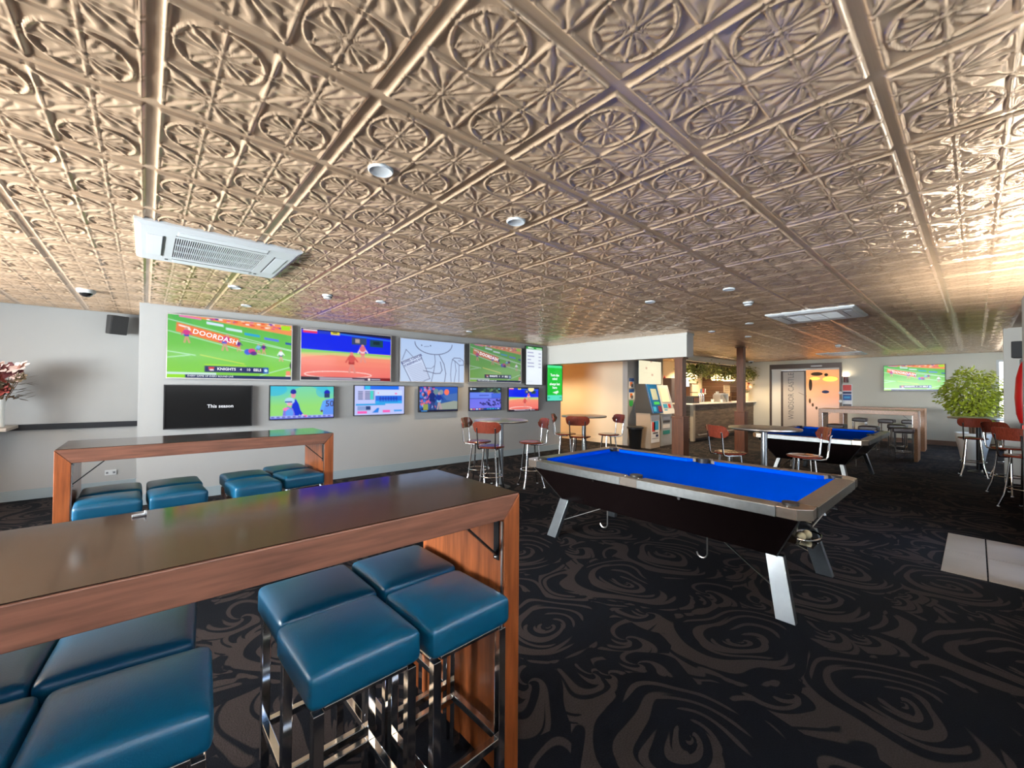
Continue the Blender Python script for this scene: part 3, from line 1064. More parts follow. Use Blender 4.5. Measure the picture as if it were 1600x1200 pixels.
def crowd(w=90, h=50):
    p = Pic(w, h, (20, 70, 170)).grad((30, 90, 200), (50, 90, 130))
    r = np.random.default_rng(11)
    for k in range(70):
        c = [(20, 50, 150), (230, 110, 120), (60, 130, 220), (150, 170, 230), (20, 30, 80), (220, 80, 160)][k % 6]
        p.ell(r.uniform(0, .4), r.uniform(0, .9), .03, .06, c, .8)
    p.poly([(.5, .7), (1, .55), (1, .95), (.5, .95)], (150, 160, 150)).rect(.1, .7, .22, .95, (150, 160, 80)).poly([(.6, .35), (1, .25), (1, .6), (.7, .55)], (70, 110, 180))
    p.ell(.25, .25, .05, .12, (250, 110, 90)).ell(.70, .22, .065, .12, (250, 120, 90)).ell(.42, .2, .07, .12, (110, 140, 150)).ell(.55, .22, .06, .1, (130, 150, 160))
    p.man(.32, .92, .8, (14, 40, 120), (14, 40, 110), (40, 60, 130)).man(.5, .9, .68, (20, 50, 150), (120, 180, 230), (180, 150, 160))
    p.rect(0, .93, 1, 1, (16, 24, 60)).rect(.05, .95, .2, .99, (60, 150, 230))
    return p


def racing(w=84, h=54):
    p = Pic(w, h, (112, 116, 236)).grad((96, 112, 234), (124, 120, 240))
    r = np.random.default_rng(5)
    p.rect(0, 0, 1, .22, (12, 34, 44))
    for k in range(30):
        p.ell(r.uniform(.3, 1), r.uniform(.04, .26), .04, .05, [(50, 90, 70), (100, 130, 80), (20, 50, 50)][k % 3], .8)
    p.rect(.02, .22, .68, .47, (104, 134, 244)).rect(.3, .32, .6, .37, (70, 90, 200)).rect(.68, .26, 1, .47, (60, 100, 220)).rect(0, .47, 1, .49, (30, 40, 130))
    for k in range(22):
        x = r.uniform(.32, .97)
        y = r.uniform(.56, .82) - (x - .3) * .1
        p.line([(x, y), (x + .05, y + .03)], 2.2, (30, 30, 110)).line([(x + .01, y), (x, y + .05)], 1, (30, 26, 90)).line([(x + .05, y + .03), (x + .05, y + .07)], 1, (30, 26, 90)).ell(x + .02, y - .02, .012, .02, [(60, 40, 120), (20, 50, 90), (90, 50, 110)][k % 3])
    p.rect(0, .9, 1, 1, (20, 60, 150))
    for k, c in enumerate(((240, 210, 120), (240, 100, 110), (200, 220, 255), (250, 150, 110), (140, 110, 60), (30, 60, 120), (40, 150, 190), (60, 170, 190), (40, 180, 200), (60, 130, 220), (160, 200, 240))):
        p.rect(.03 + k * .085, .915, .09 + k * .085, .965, c)
    p.ell(.05, .07, .025, .04, (240, 240, 250)).rect(.1, .05, .2, .09, (190, 220, 250)).rect(.9, .05, .97, .08, (90, 190, 200))
    return p


def black_pic(w=30, h=18):
    return Pic(w, h, (6, 6, 8))


def cream_pic(w=60, h=36):
    p = Pic(w, h, (250, 240, 205))
    p.rect(.3, .28, .37, .36, (214, 170, 150)).rect(.55, .55, .63, .63, (214, 170, 150)).rect(.5, .0, .58, .05, (200, 150, 130)).rect(.2, .5, .7, .51, (230, 218, 190)).rect(0, 0, .02, 1, (90, 170, 210))
    return p


def screen_mesh(p, x0, x1, z0, z1, y):
    W, H = p.w, p.h
    gx, gz = np.meshgrid(np.linspace(x0, x1, W), np.linspace(z1, z0, H))
    co = np.stack([gx, np.full_like(gx, y), gz], -1).reshape(-1, 3)
    idx = np.arange(W * H).reshape(H, W)
    fc = np.stack([idx[:-1, :-1], idx[1:, :-1], idx[1:, 1:], idx[:-1, 1:]], -1).reshape(-1, 4)
    me = bpy.data.meshes.new('screen')
    me.vertices.add(len(co))
    me.vertices.foreach_set('co', co.ravel())
    me.loops.add(fc.size)
    me.loops.foreach_set('vertex_index', fc.ravel())
    me.polygons.add(len(fc))
    me.polygons.foreach_set('loop_start', np.arange(len(fc)) * 4)
    me.update(calc_edges=True)
    ca = me.color_attributes.new('picture', 'FLOAT_COLOR', 'POINT')
    rgba = np.concatenate([p.a.reshape(-1, 3), np.ones((W * H, 1))], 1)
    ca.data.foreach_set('color', rgba.ravel())
    me.materials.append(SCREEN)
    return me


def tv(name, label, x0, x1, z0, z1, depth, pic, bez=0.012, frame=None, loc_y=6.83, texts=(), group=None, rot=None, cat='television', wall_x=None):
    """a flat screen on a wall; local frame: X right, Z up, facing -Y, origin at the middle of its back"""
    w, h = x1 - x0, z1 - z0
    if wall_x is None:
        t = thing(name, label, cat, ((x0 + x1) / 2, loc_y - 0.002, (z0 + z1) / 2), 0, group)
    else:
        t = thing(name, label, cat, (wall_x - 0.002, -(x0 + x1) / 2, (z0 + z1) / 2), -PI / 2, group)
    frame = frame or BLACKM
    b = MB().box(-w / 2, w / 2, -depth, -depth + 0.03, -h / 2, h / 2)
    b.build('casing', BLACKM, t, bevel=0.003)
    MB().box(-w * .2, w * .2, -depth + 0.03, 0.0, -h * .22, h * .22).build('wall_bracket', BLACKST, t)
    f = MB()
    y0, y1 = -depth - 0.008, -depth
    f.box(-w / 2, w / 2, y0, y1, -h / 2, -h / 2 + bez).box(-w / 2, w / 2, y0, y1, h / 2 - bez, h / 2)
    f.box(-w / 2, -w / 2 + bez, y0, y1, -h / 2 + bez, h / 2 - bez).box(w / 2 - bez, w / 2, y0, y1, -h / 2 + bez, h / 2 - bez)
    f.build('bezel', frame, t)
    me = screen_mesh(pic, -w / 2 + bez, w / 2 - bez, -h / 2 + bez, h / 2 - bez, -depth - 0.003)
    so = bpy.data.objects.new('screen', me)
    COL.objects.link(so)
    so.parent = t
    W, H = w - 2 * bez, h - 2 * bez
    for body, u, v, size, m, kw in texts:
        kw = dict(kw)
        ang = kw.pop('ang', 0.0)
        text('lettering', body, size, m, so, (-W / 2 + u * W, -depth - 0.0042, H / 2 - v * H), ((math.cos(ang), 0, math.sin(ang)), (-math.sin(ang), 0, math.cos(ang))), **kw)
    return t


RT = [('DOORDASH', .352, .312, .088, LITW, dict(ang=-0.224, space=1.05, bold=0.0012)),
      ('KNIGHTS', .44, .843, .05, LITW, dict(bold=0.001)), ('4', .555, .843, .05, LITW, {}), ('10', .618, .843, .05, LITW, {}), ('EELS', .695, .843, .05, LITW, dict(bold=0.001)),
      ('EVERY GAME OF EVERY ROUND LIVE', .145, .968, .03, LITW, dict(align='LEFT'))]
G1 = 'large screens along the upper row'
G2 = 'smaller screens along the lower row'
tv('television', 'largest upper row screen at left showing football with an orange banner', 0.19, 1.63, 1.565, 2.39, 0.06, rugby(), frame=SILVER, texts=RT, group=G1)
tv('television', 'upper row screen showing baseball against a bright blue wall', 1.74, 3.195, 1.57, 2.375, 0.06, baseball(), frame=SILVER, group=G1,
   texts=[('SCORE', .05, .965, .03, LITW, dict(align='LEFT'))][:0])
tv('television', 'upper row screen showing a pale blue line drawing of a person with a letter', 3.355, 4.745, 1.575, 2.365, 0.06, drawing(), frame=SILVER, group=G1,
   texts=[('BOWEL CANCER', .165, .475, .058, LITN, dict(ang=0.42, bold=0.001)), ('SCREENING KIT', .185, .545, .055, LITN, dict(ang=0.42, bold=0.001))])
tv('television', 'upper row screen with a dimmer copy of the football game', 4.865, 6.29, 1.60, 2.385, 0.06, rugby(120, 68, 0.3, True), frame=SILVER, group=G1, texts=RT)
tv('television', 'tall upright white screen listing odds under a green header', 6.405, 6.95, 1.555, 2.45, 0.08, odds(), bez=0.015,
   texts=[('Match odds', .13, .035, .035, LITW, dict(align='LEFT')), ('1.85', .83, .165, .03, LITG, {}), ('2.10', .83, .255, .03, LITG, {})][:1])
tv('television', 'bright green upright advertising screen under the white beam', 7.08, 7.63, 1.18, 2.055, 0.10, promo(), bez=0.015,
   texts=[('Turn the\nmind', .5, .33, .085, LITW, dict(bold=0.002)), ('always bet\nhere', .5, .58, .085, LITW, dict(bold=0.002))])
tv('television', 'lower row screen gone black with a few white words', 0.175, 1.13, 0.92, 1.485, 0.06, black_pic(), group=G2,
   texts=[('This season', .62, .50, .062, LITW, dict(bold=0.001))])
tv('television', 'lower row screen showing three baseball players on pale green', 1.34, 2.245, 0.985, 1.49, 0.06, dugout(), group=G2,
   texts=[('50', .935, .56, .13, LITN, dict(bold=0.002))])
tv('television', 'lower row screen showing a pale blue racing form guide', 2.555, 3.46, 1.0, 1.51, 0.06, form_guide(), group=G2)
tv('television', 'lower row screen showing players before a dark blue crowd', 3.74, 4.595, 1.025, 1.505, 0.06, crowd(), group=G2)
tv('television', 'lower row screen showing horses racing on a violet track', 4.865, 5.71, 1.015, 1.50, 0.06, racing(), group=G2)
tv('television', 'lower row screen at the right end showing baseball', 5.91, 6.85, 0.97, 1.505, 0.06, baseball(80, 46, 1), group=G2)
tv('television', 'wide football screen alone on the far wall', -1.82, -0.55, 1.49, 2.235, 0.07, rugby(100, 58), texts=RT[:5], wall_x=16.4)
tv('menu_screen', 'cream lit menu board above the ticket machines', 9.86, 11.08, 1.62, 2.28, 0.09, cream_pic(), loc_y=6.1, cat='screen')

# ------------------------------------------------------------------ high timber tables


def high_table(name, label, loc, rotz, L, mats, group):
    """origin at floor, front left corner; long side along X, depth along +Y"""
    FACE, TOP, UPR = mats
    D, H, T, LW = 0.6, 1.05, 0.088, 0.075
    t = thing(name, label, 'table', loc, rotz, group)
    g = 0.0012
    # mitred top and uprights
    MB().prism([(LW + g, H - T), (L - LW - g, H - T), (L - g, H), (g, H)], 0, D, 'y').build('table_frame', FACE, t, bevel=0.003)
    MB().box(0.006, L - 0.006, 0.004, D - 0.004, H + 0.0002, H + 0.003).build('tabletop', TOP, t)
    for s in (0, 1):
        X = (lambda x: x) if s == 0 else (lambda x: L - x)
        poly = [(X(0), 0), (X(LW), 0), (X(LW), H - T - g), (X(0), H - 0.0012)]
        if s == 1:
            poly = poly[::-1]
        lg = MB().prism(poly, 0, D, 'y').build('leg', UPR, t, bevel=0.003)
        xi = X(LW)
        sg = 1 if s == 0 else -1
        MB().box(min(xi, xi + sg * 0.005), max(xi, xi + sg * 0.005), 0.008, 0.016, 0.02, H - T - 0.01).build('edge_strip', ALU, lg)
        br = MB().box(min(xi, xi + sg * 0.004), max(xi, xi + sg * 0.004), 0.03, 0.06, H - T - 0.16, H - T - 0.004)
        br.beam((xi + sg * 0.006, 0.045, H - T - 0.14), (xi + sg * 0.15, 0.045, H - T - 0.004), 0.02, 0.006)
        bo = br.build('bracket', BLACKST, t)
        for zz in (H - T - 0.015, H - T - 0.15):
            MB().sphere((xi + sg * 0.005, 0.045, zz), 0.006, 8, 6).build('screw', CHROME, bo, smooth=True)
    return t


HM = (WOODF, WOODT, WOODV)
GT = 'high dark wood tables'
high_table('high_table', 'high cherry wood bar table nearest the camera with dark glossy top', (-0.63, 1.173, 0), 0, 1.716, HM, GT)
high_table('high_table', 'high cherry wood bar table near the television wall', (-0.42, 3.83, 0), 0, 1.69, HM, GT)
PM = (PALEWOOD, PALEWOOD, PALEWOOD)
high_table('high_table', 'pale high wooden table standing just behind the second pool table', (12.0, 2.50, 0), -PI / 2, 1.69, PM, 'pale high tables at the far end')
high_table('high_table', 'pale high wooden table nearest the far wall', (14.3, 2.50, 0), -PI / 2, 1.66, PM, 'pale high tables at the far end')

# ------------------------------------------------------------------ square stools


def square_stool(name, label, loc, rotz, group, seatm, crown=0.016, top=0.73):
    t = thing(name, label, 'stool', loc, rotz, group)
    w, d, h = 0.325, 0.325, 0.098
    MB().cushion(w, d, h, 0.024, crown, 12, (0, 0, top - h - crown)).build('seat', seatm, t, smooth='all')
    zb = top - h - crown
    a = 0.135
    fr = MB()
    for s in (-1, 1):
        fr.box(-a + .014, a - .014, s * a - .012, s * a + .012, zb - 0.012, zb).box(s * a - .012, s * a + .012, -a + .014, a - .014, zb - 0.012, zb)
    fr.build('seat_frame', CHROME, t, bevel=0.002)
    for sx in (-1, 1):
        for sy in (-1, 1):
            MB().cbox(sx * a, sy * a, zb / 2 - 0.006, 0.028, 0.028, zb - 0.012).build('leg', CHROME, t, bevel=0.002)
    zr = 0.2
    for s in (-1, 1):
        MB().box(-a + .014, a - .014, s * a - .012, s * a + .012, zr, zr + 0.025).build('footrest', CHROME, t, bevel=0.002)
        MB().box(s * a - .012, s * a + .012, -a + .014, a - .014, zr, zr + 0.025).build('footrest', CHROME, t, bevel=0.002)
    return t


st0 = square_stool('square_stool', 'teal leather square stool at front of the near table beside its end leg', (0.818, 1.262, 0), 0.03, 'teal stools at the near table', LEATHER)
near = [((0.478, 1.285), 0.03, 'teal leather square stool in front of the near table showing its whole chrome frame'),
        ((0.485, 1.618), 0.02, 'teal leather square stool behind the front stool showing its chrome frame at the near table'),
        ((0.826, 1.612), 0.02, 'teal leather square stool tucked deepest against the near table end leg'),
        ((-0.020, 1.330), -0.085, 'teal leather square stool in the bottom left corner, front one left of the floor gap'),
        ((-0.028, 1.690), -0.09, 'teal leather square stool under the near table just left of the floor gap'),
        ((-0.352, 1.365), -0.09, 'dark teal stool cut by the left edge of the frame, front row'),
        ((-0.352, 1.730), -0.09, 'dark teal stool cut by the left edge of the frame, rear row')]
for (x, y), rz, lb in near:
    copy_thing(st0, (x, y, 0), rz, lb, 'teal stools at the near table')
farst = [((-0.168, 3.82), 0.04, 'teal stool at far table left leg, front row'), ((-0.168, 4.17), 0.02, 'teal stool at far table left leg, rear row'),
         ((0.185, 3.83), 0.05, 'teal stool second from the far table left leg, front row'), ((0.185, 4.18), 0.03, 'teal stool second from the far table left leg, rear row'),
         ((0.65, 3.79), 0.10, 'teal stool second from the far table right leg, front row'), ((0.655, 4.165), 0.06, 'teal stool second from the far table right leg, rear row'),
         ((1.01, 3.93), 0.10, 'teal stool at far table right leg, front row'), ((1.0, 4.28), 0.07, 'teal stool at far table right leg, rear row')]
for (x, y), rz, lb in farst:
    copy_thing(st0, (x, y, 0), rz, lb, 'teal stools at the far table')
ds0 = square_stool('square_stool', 'dark seated chrome stool in front of the pale table beside its right leg', (11.75, 1.0, 0), 0.05, 'dark stools at the pale tables', BROWNSEAT)
for (x, y), lb in (((11.75, 1.55), 'dark seated chrome stool half hidden by the corner of the second pool table'), ((11.85, 2.12), 'dark seated chrome stool behind the cloth of the second pool table'),
                   ((15.2, 2.2), 'dark seated chrome stool at the far wall table below the wall signs'), ((15.1, 1.62), 'dark seated chrome stool at the far wall table seen with pale front'),
                   ((15.2, 1.17), 'dark seated chrome stool at the far wall table by its right leg'), ((12.9, 1.2), 'dark seated chrome stool between the two pale tables')):
    copy_thing(ds0, (x, y, 0), random.uniform(-.1, .1), lb, 'dark stools at the pale tables')

# ------------------------------------------------------------------ pool tables


def pool_table(name, label, loc, rotz):
    t = thing(name, label, 'pool table', loc, rotz, 'blue pool tables')
    X, Y, ZT, ZB = 0.725, 1.175, 0.765, 0.70
    # cabinet: sides slope inwards
    c = MB()
    def ring(x, y, z):
        return [(-x, -y, z), (x, -y, z), (x, y, z), (-x, y, z)]
    c.hexa(ring(.445, .93, .37) + ring(.665, 1.115, ZB))
    c.build('cabinet', CABINET, t, bevel=0.004)
    # thin bright corner trims down the cabinet edges
    for sx in (-1, 1):
        for sy in (-1, 1):
            MB().tube([(sx * .447, sy * .932, .372), (sx * .667, sy * 1.117, ZB - .002)], 0.004, 6).build('corner_trim', ALU, t)
    # playing surface
    MB().box(-X + .12, X - .12, -Y + .12, Y - .12, ZB, ZT - 0.03).build('cloth', CLOTH, t)
    # rails with aluminium edge, mid pockets split the long ones
    RW = 0.115
    rz0, rz1 = ZB - 0.0, ZT
    for sx in (-1, 1):
        for a, b in ((-Y + .17, -.075), (.075, Y - .17)):
            xo, xi = sx * X, sx * (X - RW)
            r = MB().box(min(xo, xi), max(xo, xi), a, b, rz0 + .002, rz1).build('rail', RAIL, t, bevel=0.003)
            e0, e1 = sx * (X + .006), sx * X
            MB().box(min(e0, e1), max(e0, e1), a, b, rz0, rz1 - .002).build('edge_strip', EDGE, r, bevel=0.002)
            MB().prism([(sx * (X - RW), a + .03), (sx * (X - RW), b - .03), (sx * (X - RW - .045), b - .07), (sx * (X - RW - .045), a + .07)][::(-1 if sx > 0 else 1)][::-1], ZT - .032, ZT - .003, 'z').build('cushion', CLOTH, r)
        # mid pocket casting
        m0 = MB().box(min(sx * (X + .004), sx * (X - .075)), max(sx * (X + .004), sx * (X - .075)), -.075, .075, rz0, rz1 + .001).build('pocket_casting', RAIL, t, bevel=0.003)
        pk = MB().tube([(sx * (X - .115), .0, ZT - .06), (sx * (X - .115), .0, ZT + .012)], 0.05, 16)
        pk.build('pocket', BLACKM, t, smooth=True)
        for q in (-.06, .06):
            MB().sphere((sx * (X - .05), q, rz1 + .001), .006, 8, 6).build('screw', CHROME, m0, smooth=True)
    for sy in (-1, 1):
        yo, yi = sy * Y, sy * (Y - RW)
        r = MB().box(-X + .17, X - .17, min(yo, yi), max(yo, yi), rz0 + .002, rz1).build('rail', RAIL, t, bevel=0.003)
        e0, e1 = sy * (Y + .006), sy * Y
        MB().box(-X + .17, X - .17, min(e0, e1), max(e0, e1), rz0, rz1 - .002).build('edge_strip', EDGE, r, bevel=0.002)
        MB().hexa([(-X + .20, sy * (Y - RW), ZT - .032), (X - .20, sy * (Y - RW), ZT - .032), (X - .24, sy * (Y - RW - .045), ZT - .032), (-X + .24, sy * (Y - RW - .045), ZT - .032),
                   (-X + .20, sy * (Y - RW), ZT - .003), (X - .20, sy * (Y - RW), ZT - .003), (X - .24, sy * (Y - RW - .045), ZT - .003), (-X + .24, sy * (Y - RW - .045), ZT - .003)]).build('cushion', CLOTH, r)
    # corner castings (chamfered) and pockets
    for sx in (-1, 1):
        for sy in (-1, 1):
            pts = [(X - .17, Y), (X - .06, Y + .004), (X + .004, Y - .06), (X, Y - .17), (X - RW, Y - .17), (X - .13, Y - .13), (X - .17, Y - RW)]
            pts = [(sx * x, sy * y) for x, y in pts]
            if sx * sy > 0:
                pts = pts[::-1]
            cc = MB().prism(pts, rz0, rz1 + .001, 'z').build('corner_casting', mat('corner_metal', (0.42, 0.36, 0.30), 0.22, 0.8), t, bevel=0.003)
            MB().tube([(sx * (X - .125), sy * (Y - .125), ZT - .06), (sx * (X - .125), sy * (Y - .125), ZT + .010)], 0.046, 16).build('pocket', BLACKM, t, smooth=True)
            MB().sphere((sx * (X - .03), sy * (Y - .12), rz1 + .001), .006, 8, 6).build('screw', CHROME, cc, smooth=True)
            # splayed plate leg, bright metal facing
            P = [(sx * .43, sy * .86, .372), (sx * .38, sy * .86, .372), (sx * .38, sy * .965, .372), (sx * .43, sy * .965, .372)]
            Q = [(sx * .525, sy * .945, 0), (sx * .475, sy * .945, 0), (sx * .475, sy * 1.055, 0), (sx * .525, sy * 1.055, 0)]
            MB().hexa(Q + P).build('leg', LEGPLATE, t, bevel=0.002)
            MB().beam((sx * .45, sy * .93, .16), (sx * .28, sy * .45, .38), 0.014, 0.004).build('brace', ALU, t)
    # cue hooks under the sides, locks on the sides
    for sx in (-1, 1):
        for yy in (-.45, .45):
            pts = [(sx * .36, yy, .375), (sx * .36, yy, .22)] + [(sx * .36, yy + .04 * (1 - math.cos(a)), .22 - .04 * math.sin(a)) for a in np.linspace(.3, PI * .95, 7)]
            MB().tube(pts, 0.006, 8).build('hook', ALU, t, smooth=True)
        for yy in (-.38, .38):
            MB().tube([(sx * .648, yy, .675), (sx * .672, yy, .675)], 0.011, 12).build('lock', CHROME, t, smooth=True)
    # ball return basket at the -Y end, coin knob
    bk = MB()
    yb = -1.0
    ringp = [(-.43 + .12 * math.cos(a), -1.09 + .075 * math.sin(a), .545) for a in np.linspace(0, 2 * PI, 20)[:-1]]
    bk.tube(ringp, .006, 8, closed=True)
    bk.box(-.54, -.32, -1.15, -1.0, .505, .511)
    for px_, py_ in ((-.55, -1.09), (-.31, -1.09), (-.43, -1.165)):
        bk.tube([(px_, py_, .545), (px_ * .97, py_ * .985, .508)], .004, 6)
    bk.build('ball_basket', CHROME, t, smooth=True)
    MB().tube([(.3, -1.03, .58), (.3, -1.12, .58)], .012, 10).build('coin_knob', CHROME, t, smooth=True)
    MB().tube([(-.35, -1.06, .62), (-.35, -1.10, .62)], .015, 10).build('coin_knob', CHROME, t, smooth=True)
    return t


pool_table('pool_table', 'near pool table with bright blue cloth and chrome splayed legs', (3.548, 1.805, 0), 0)
pool_table('pool_table', 'second blue pool table farther back by the pale high tables', (8.65, 1.73, 0), PI / 2)
for (x, y), lb in (((3.085, 0.735), 'cream pool ball at the left in the near pool table basket'), ((3.16, 0.722), 'cream pool ball at the right in the near pool table basket')):
    tag(MB().sphere((0, 0, 0), 0.0285, 18, 12).build('pool_ball', BALL, smooth='all', loc=(x, y, 0.5115 + 0.0285)), lb, 'ball', 'balls in the return basket')

# ------------------------------------------------------------------ round tables and wooden back stools


def round_table(label, x, y, dark=False):
    t = thing('round_table', label, 'table', (x, y, 0), 0, 'round metal pedestal tables')
    MB().lathe([(0.0, 0.968), (0.34, 0.968), (0.392, 0.972), (0.40, 0.985), (0.396, 0.998), (0.385, 1.0), (0.0, 1.0)], 48).build('tabletop', ALU, t, smooth=True)
    MB().tube([(0, 0, 0.03), (0, 0, 0.968)], 0.036, 16).build('pole', BLACKST if dark else mat('grey_steel', (0.3, 0.32, 0.34), 0.3, 0.9), t, smooth=True)
    MB().lathe([(0.145, 0.0), (0.145, 0.012), (0.09, 0.03), (0.045, 0.05), (0.0, 0.05)], 32).build('base', BLACKST, t, smooth=True)
    return t


def cafe_stool(label, x, y, face, group):
    """wooden seat and curved wooden back on flared chrome legs; local +X is the way the sitter faces"""
    t = thing('bar_stool', label, 'stool', (x, y, 0), face, group)
    MB().lathe([(0.0, 0.645), (0.155, 0.645), (0.183, 0.655), (0.185, 0.668), (0.172, 0.675), (0.10, 0.670), (0.0, 0.668)], 36).build('seat', CAFE, t, smooth=True)
    for k in range(4):
        a = PI / 4 + k * PI / 2
        ca, sa = math.cos(a), math.sin(a)
        pts = [(ca * r, sa * r, z) for r, z in ((.115, .644), (.135, .45), (.158, .24), (.172, .16), (.205, .06), (.222, .006))]
        lg = MB().tube(pts, [.0125] * 6, 10).build('leg', CHROME, t, smooth=True)
        MB().tube([(ca * .219, sa * .219, .014), (ca * .224, sa * .224, 0.0)], .0145, 10).build('foot_cap', WHITEP, lg, smooth=True)
    MB().tube([(.155 * math.cos(a), .155 * math.sin(a), .255) for a in np.linspace(0, 2 * PI, 33)[:-1]], .008, 8, closed=True).build('foot_ring', CHROME, t, smooth=True)
    for s in (-1, 1):
        pts = [(.05, s * .115, .638), (-.14, s * .12, .638), (-.185, s * .122, .648), (-.2, s * .124, .68), (-.212, s * .128, .80), (-.228, s * .132, .93)]
        MB().tube(pts, .0105, 10).build('back_post', CHROME, t, smooth=True)
    # curved plywood back, rounded ends
    bk = MB()
    n, th = 22, 0.010
    z0, z1 = 0.862, 1.018
    for side in (0, 1):
        o = len(bk.v)
        for i in range(n + 1):
            u = -math.cos(PI * i / n)
            yy = u * .2
            x = -.246 + .062 * u * u + (th if side else 0)
            rr = max(0.0, abs(u) - .62) / .38
            cut = .07 * (1 - math.sqrt(max(0, 1 - rr * rr)))
            for z, k in ((z0, -1), (z1, 1)):
                bk.v.append((x - .02 * (z - z0) / .13, yy, z - k * cut * (.75 if k > 0 else 1.15)))
        for i in range(n):
            q = (o + i * 2, o + i * 2 + 2, o + i * 2 + 3, o + i * 2 + 1)
            bk.f.append(q if side else q[::-1])
    m2 = (n + 1) * 2
    for i in range(n):
        bk.f.append((i * 2, i * 2 + 2, m2 + i * 2 + 2, m2 + i * 2))
        bk.f.append((i * 2 + 1, m2 + i * 2 + 1, m2 + i * 2 + 3, i * 2 + 3))
    bk.f.append((0, m2, m2 + 1, 1))
    bk.f.append((n * 2, n * 2 + 1, m2 + n * 2 + 1, m2 + n * 2))
    bo = bk.build('backrest', CAFE, t, smooth=True)
    for s in (-1, 1):
        MB().sphere((-.238, s * .13, .93), .008, 8, 6).build('screw', CHROME, bo, smooth=True)
    return t


TA, TBt, TCt = (3.97, 4.70), (5.87, 4.66), (5.78, 1.76)
round_table('round silver pedestal table against the television wall nearest the high tables', *TA)
round_table('round silver pedestal table before the cream hallway wall', *TBt)
round_table('round silver pedestal table between the two blue pool tables', *TCt)
round_table('round pedestal table with black pole in front of the potted plant', 11.35, -0.03, True)


def at_table(T, x, y):
    return math.atan2(T[1] - y, T[0] - x)


GA = 'wooden backed stools around the round tables'
cs0 = cafe_stool('wooden backed stool at the television wall table with its back nearest the camera', 3.61, 4.48, at_table(TA, 3.61, 4.48), GA)
for (x, y), T, lb, da in (((3.80, 5.02), TA, 'wooden backed stool half hidden behind another at the television wall table', 0.1),
                          ((4.36, 4.46), TA, 'wooden backed stool standing clear on the right of the television wall table', 0.1),
                          ((5.56, 4.50), TBt, 'wooden backed stool with its back to the camera at the hallway wall table', 0.0),
                          ((5.70, 4.94), TBt, 'wooden backed stool mostly hidden behind another at the hallway wall table', 0.1),
                          ((6.22, 4.38), TBt, 'wooden backed stool on the right of the hallway wall table', 0.2),
                          ((5.62, 2.10), TCt, 'wooden backed stool left of the table between the pool tables', 0.6),
                          ((6.03, 1.40), TCt, 'wooden backed stool before the second pool table cabinet', -0.1),
                          ((10.76, 0.04), (11.35, -.03), 'wooden backed stool on the left before the potted plant table', 0.2),
                          ((10.98, -0.38), (11.35, -.03), 'wooden backed stool on the right before the potted plant table', 0.0),
                          ((9.25, -0.32), (8.75, -.85), 'wooden backed stool in the games recess farther from the camera', 0.0),
                          ((8.18, -0.40), (8.75, -.85), 'wooden backed stool in the games recess nearest the right edge', 0.0)):
    copy_thing(cs0, (x, y, 0), at_table(T, x, y) + da, lb, GA)

# ------------------------------------------------------------------ posts


def post(label, x, y, top):
    t = tag(MB().box(-.075, .075, -.075, .075, .96, top).build('column', POST, bevel=0.004, loc=(x, y, 0)), label, 'column', kind='structure')
    MB().box(-.11, .11, -.11, .11, 0, .955).build('plinth', POST, t, bevel=0.004)
    MB().box(-.118, .118, -.118, .118, .955, .985).build('cap', POST, t, bevel=0.004)
    MB().box(-.1, .1, -.1, .1, top - .025, top).build('collar', mat('dark_post_trim', lin((90, 54, 30)), 0.5), t)
    return t


post('brown timber post holding up the white beam', 7.33, 3.60, 2.06)
post('brown timber post standing in front of the bar counter', 10.5, 3.68, CZ)

# ------------------------------------------------------------------ ceiling fittings


def cassette(label, cx, cy):
    t = thing('air_conditioner', label, 'air conditioner', (cx, cy, CZ), 0, 'ceiling cassette units')
    s = 0.475
    p = MB()
    # bevelled fascia frame
    def ring(a, z):
        return [(-a, -a, z), (a, -a, z), (a, a, z), (-a, a, z)]
    p.v = ring(s, -.0) + ring(s, -.022) + ring(s - .03, -.04) + ring(.27, -.04) + ring(.27, -.028)
    for L in range(4):
        for k in range(4):
            k2 = (k + 1) % 4
            p.f.append((L * 4 + k, L * 4 + k2, L * 4 + 4 + k2, L * 4 + 4 + k)[::-1])
    p.build('fascia', WHITEP, t)
    MB().box(-.27, .27, -.27, .27, -.026, -.02).build('grille_backing', DGREY, t)
    g = MB()
    for k in range(44):
        x = -.262 + k * .0122
        g.box(x, x + .0042, -.265, .265, -.040, -.028)
    for y in (-.09, .09):
        g.box(-.265, .265, y - .004, y + .004, -.041, -.03)
    g.build('grille', WHITEP, t)
    for k in range(4):
        R = Matrix.Rotation(k * PI / 2, 4, 'Z')
        MB().box(-.26, .26, -.415, -.335, -.0425, -.0395).xf(R).build('louvre', mat('vent_white', lin((214, 220, 224)), 0.4), t, bevel=0.002)
        MB().box(-.27, .27, -.332, -.324, -.042, -.0398).xf(R).build('slot', DGREY, t)
    for sx in (-1, 1):
        MB().cbox(sx * .30, .36, -.041, .02, .02, .006).build('latch', DGREY, t)
    return t


cassette('white ceiling air conditioner nearest the camera at left', 0.41, 3.87)
cassette('white ceiling air conditioner above the second pool table', 6.77, 1.43)
cassette('white ceiling air conditioner over the far end tables', 14.1, 2.42)


def downlight(label, x, y, on=False):
    t = thing('downlight', label, 'ceiling light', (x, y, CZ), 0, 'recessed ceiling downlights')
    MB().lathe([(0.038, -.016), (0.053, -.021), (0.058, -.016), (0.058, 0.0)], 32).build('rim', WHITEP, t, smooth=True)
    MB().lathe([(0.0, -.012), (0.042, -.014)], 24).build('lens', GLOWW if on else mat('frosted_lens', lin((170, 186, 204)), 0.3), t)
    return t


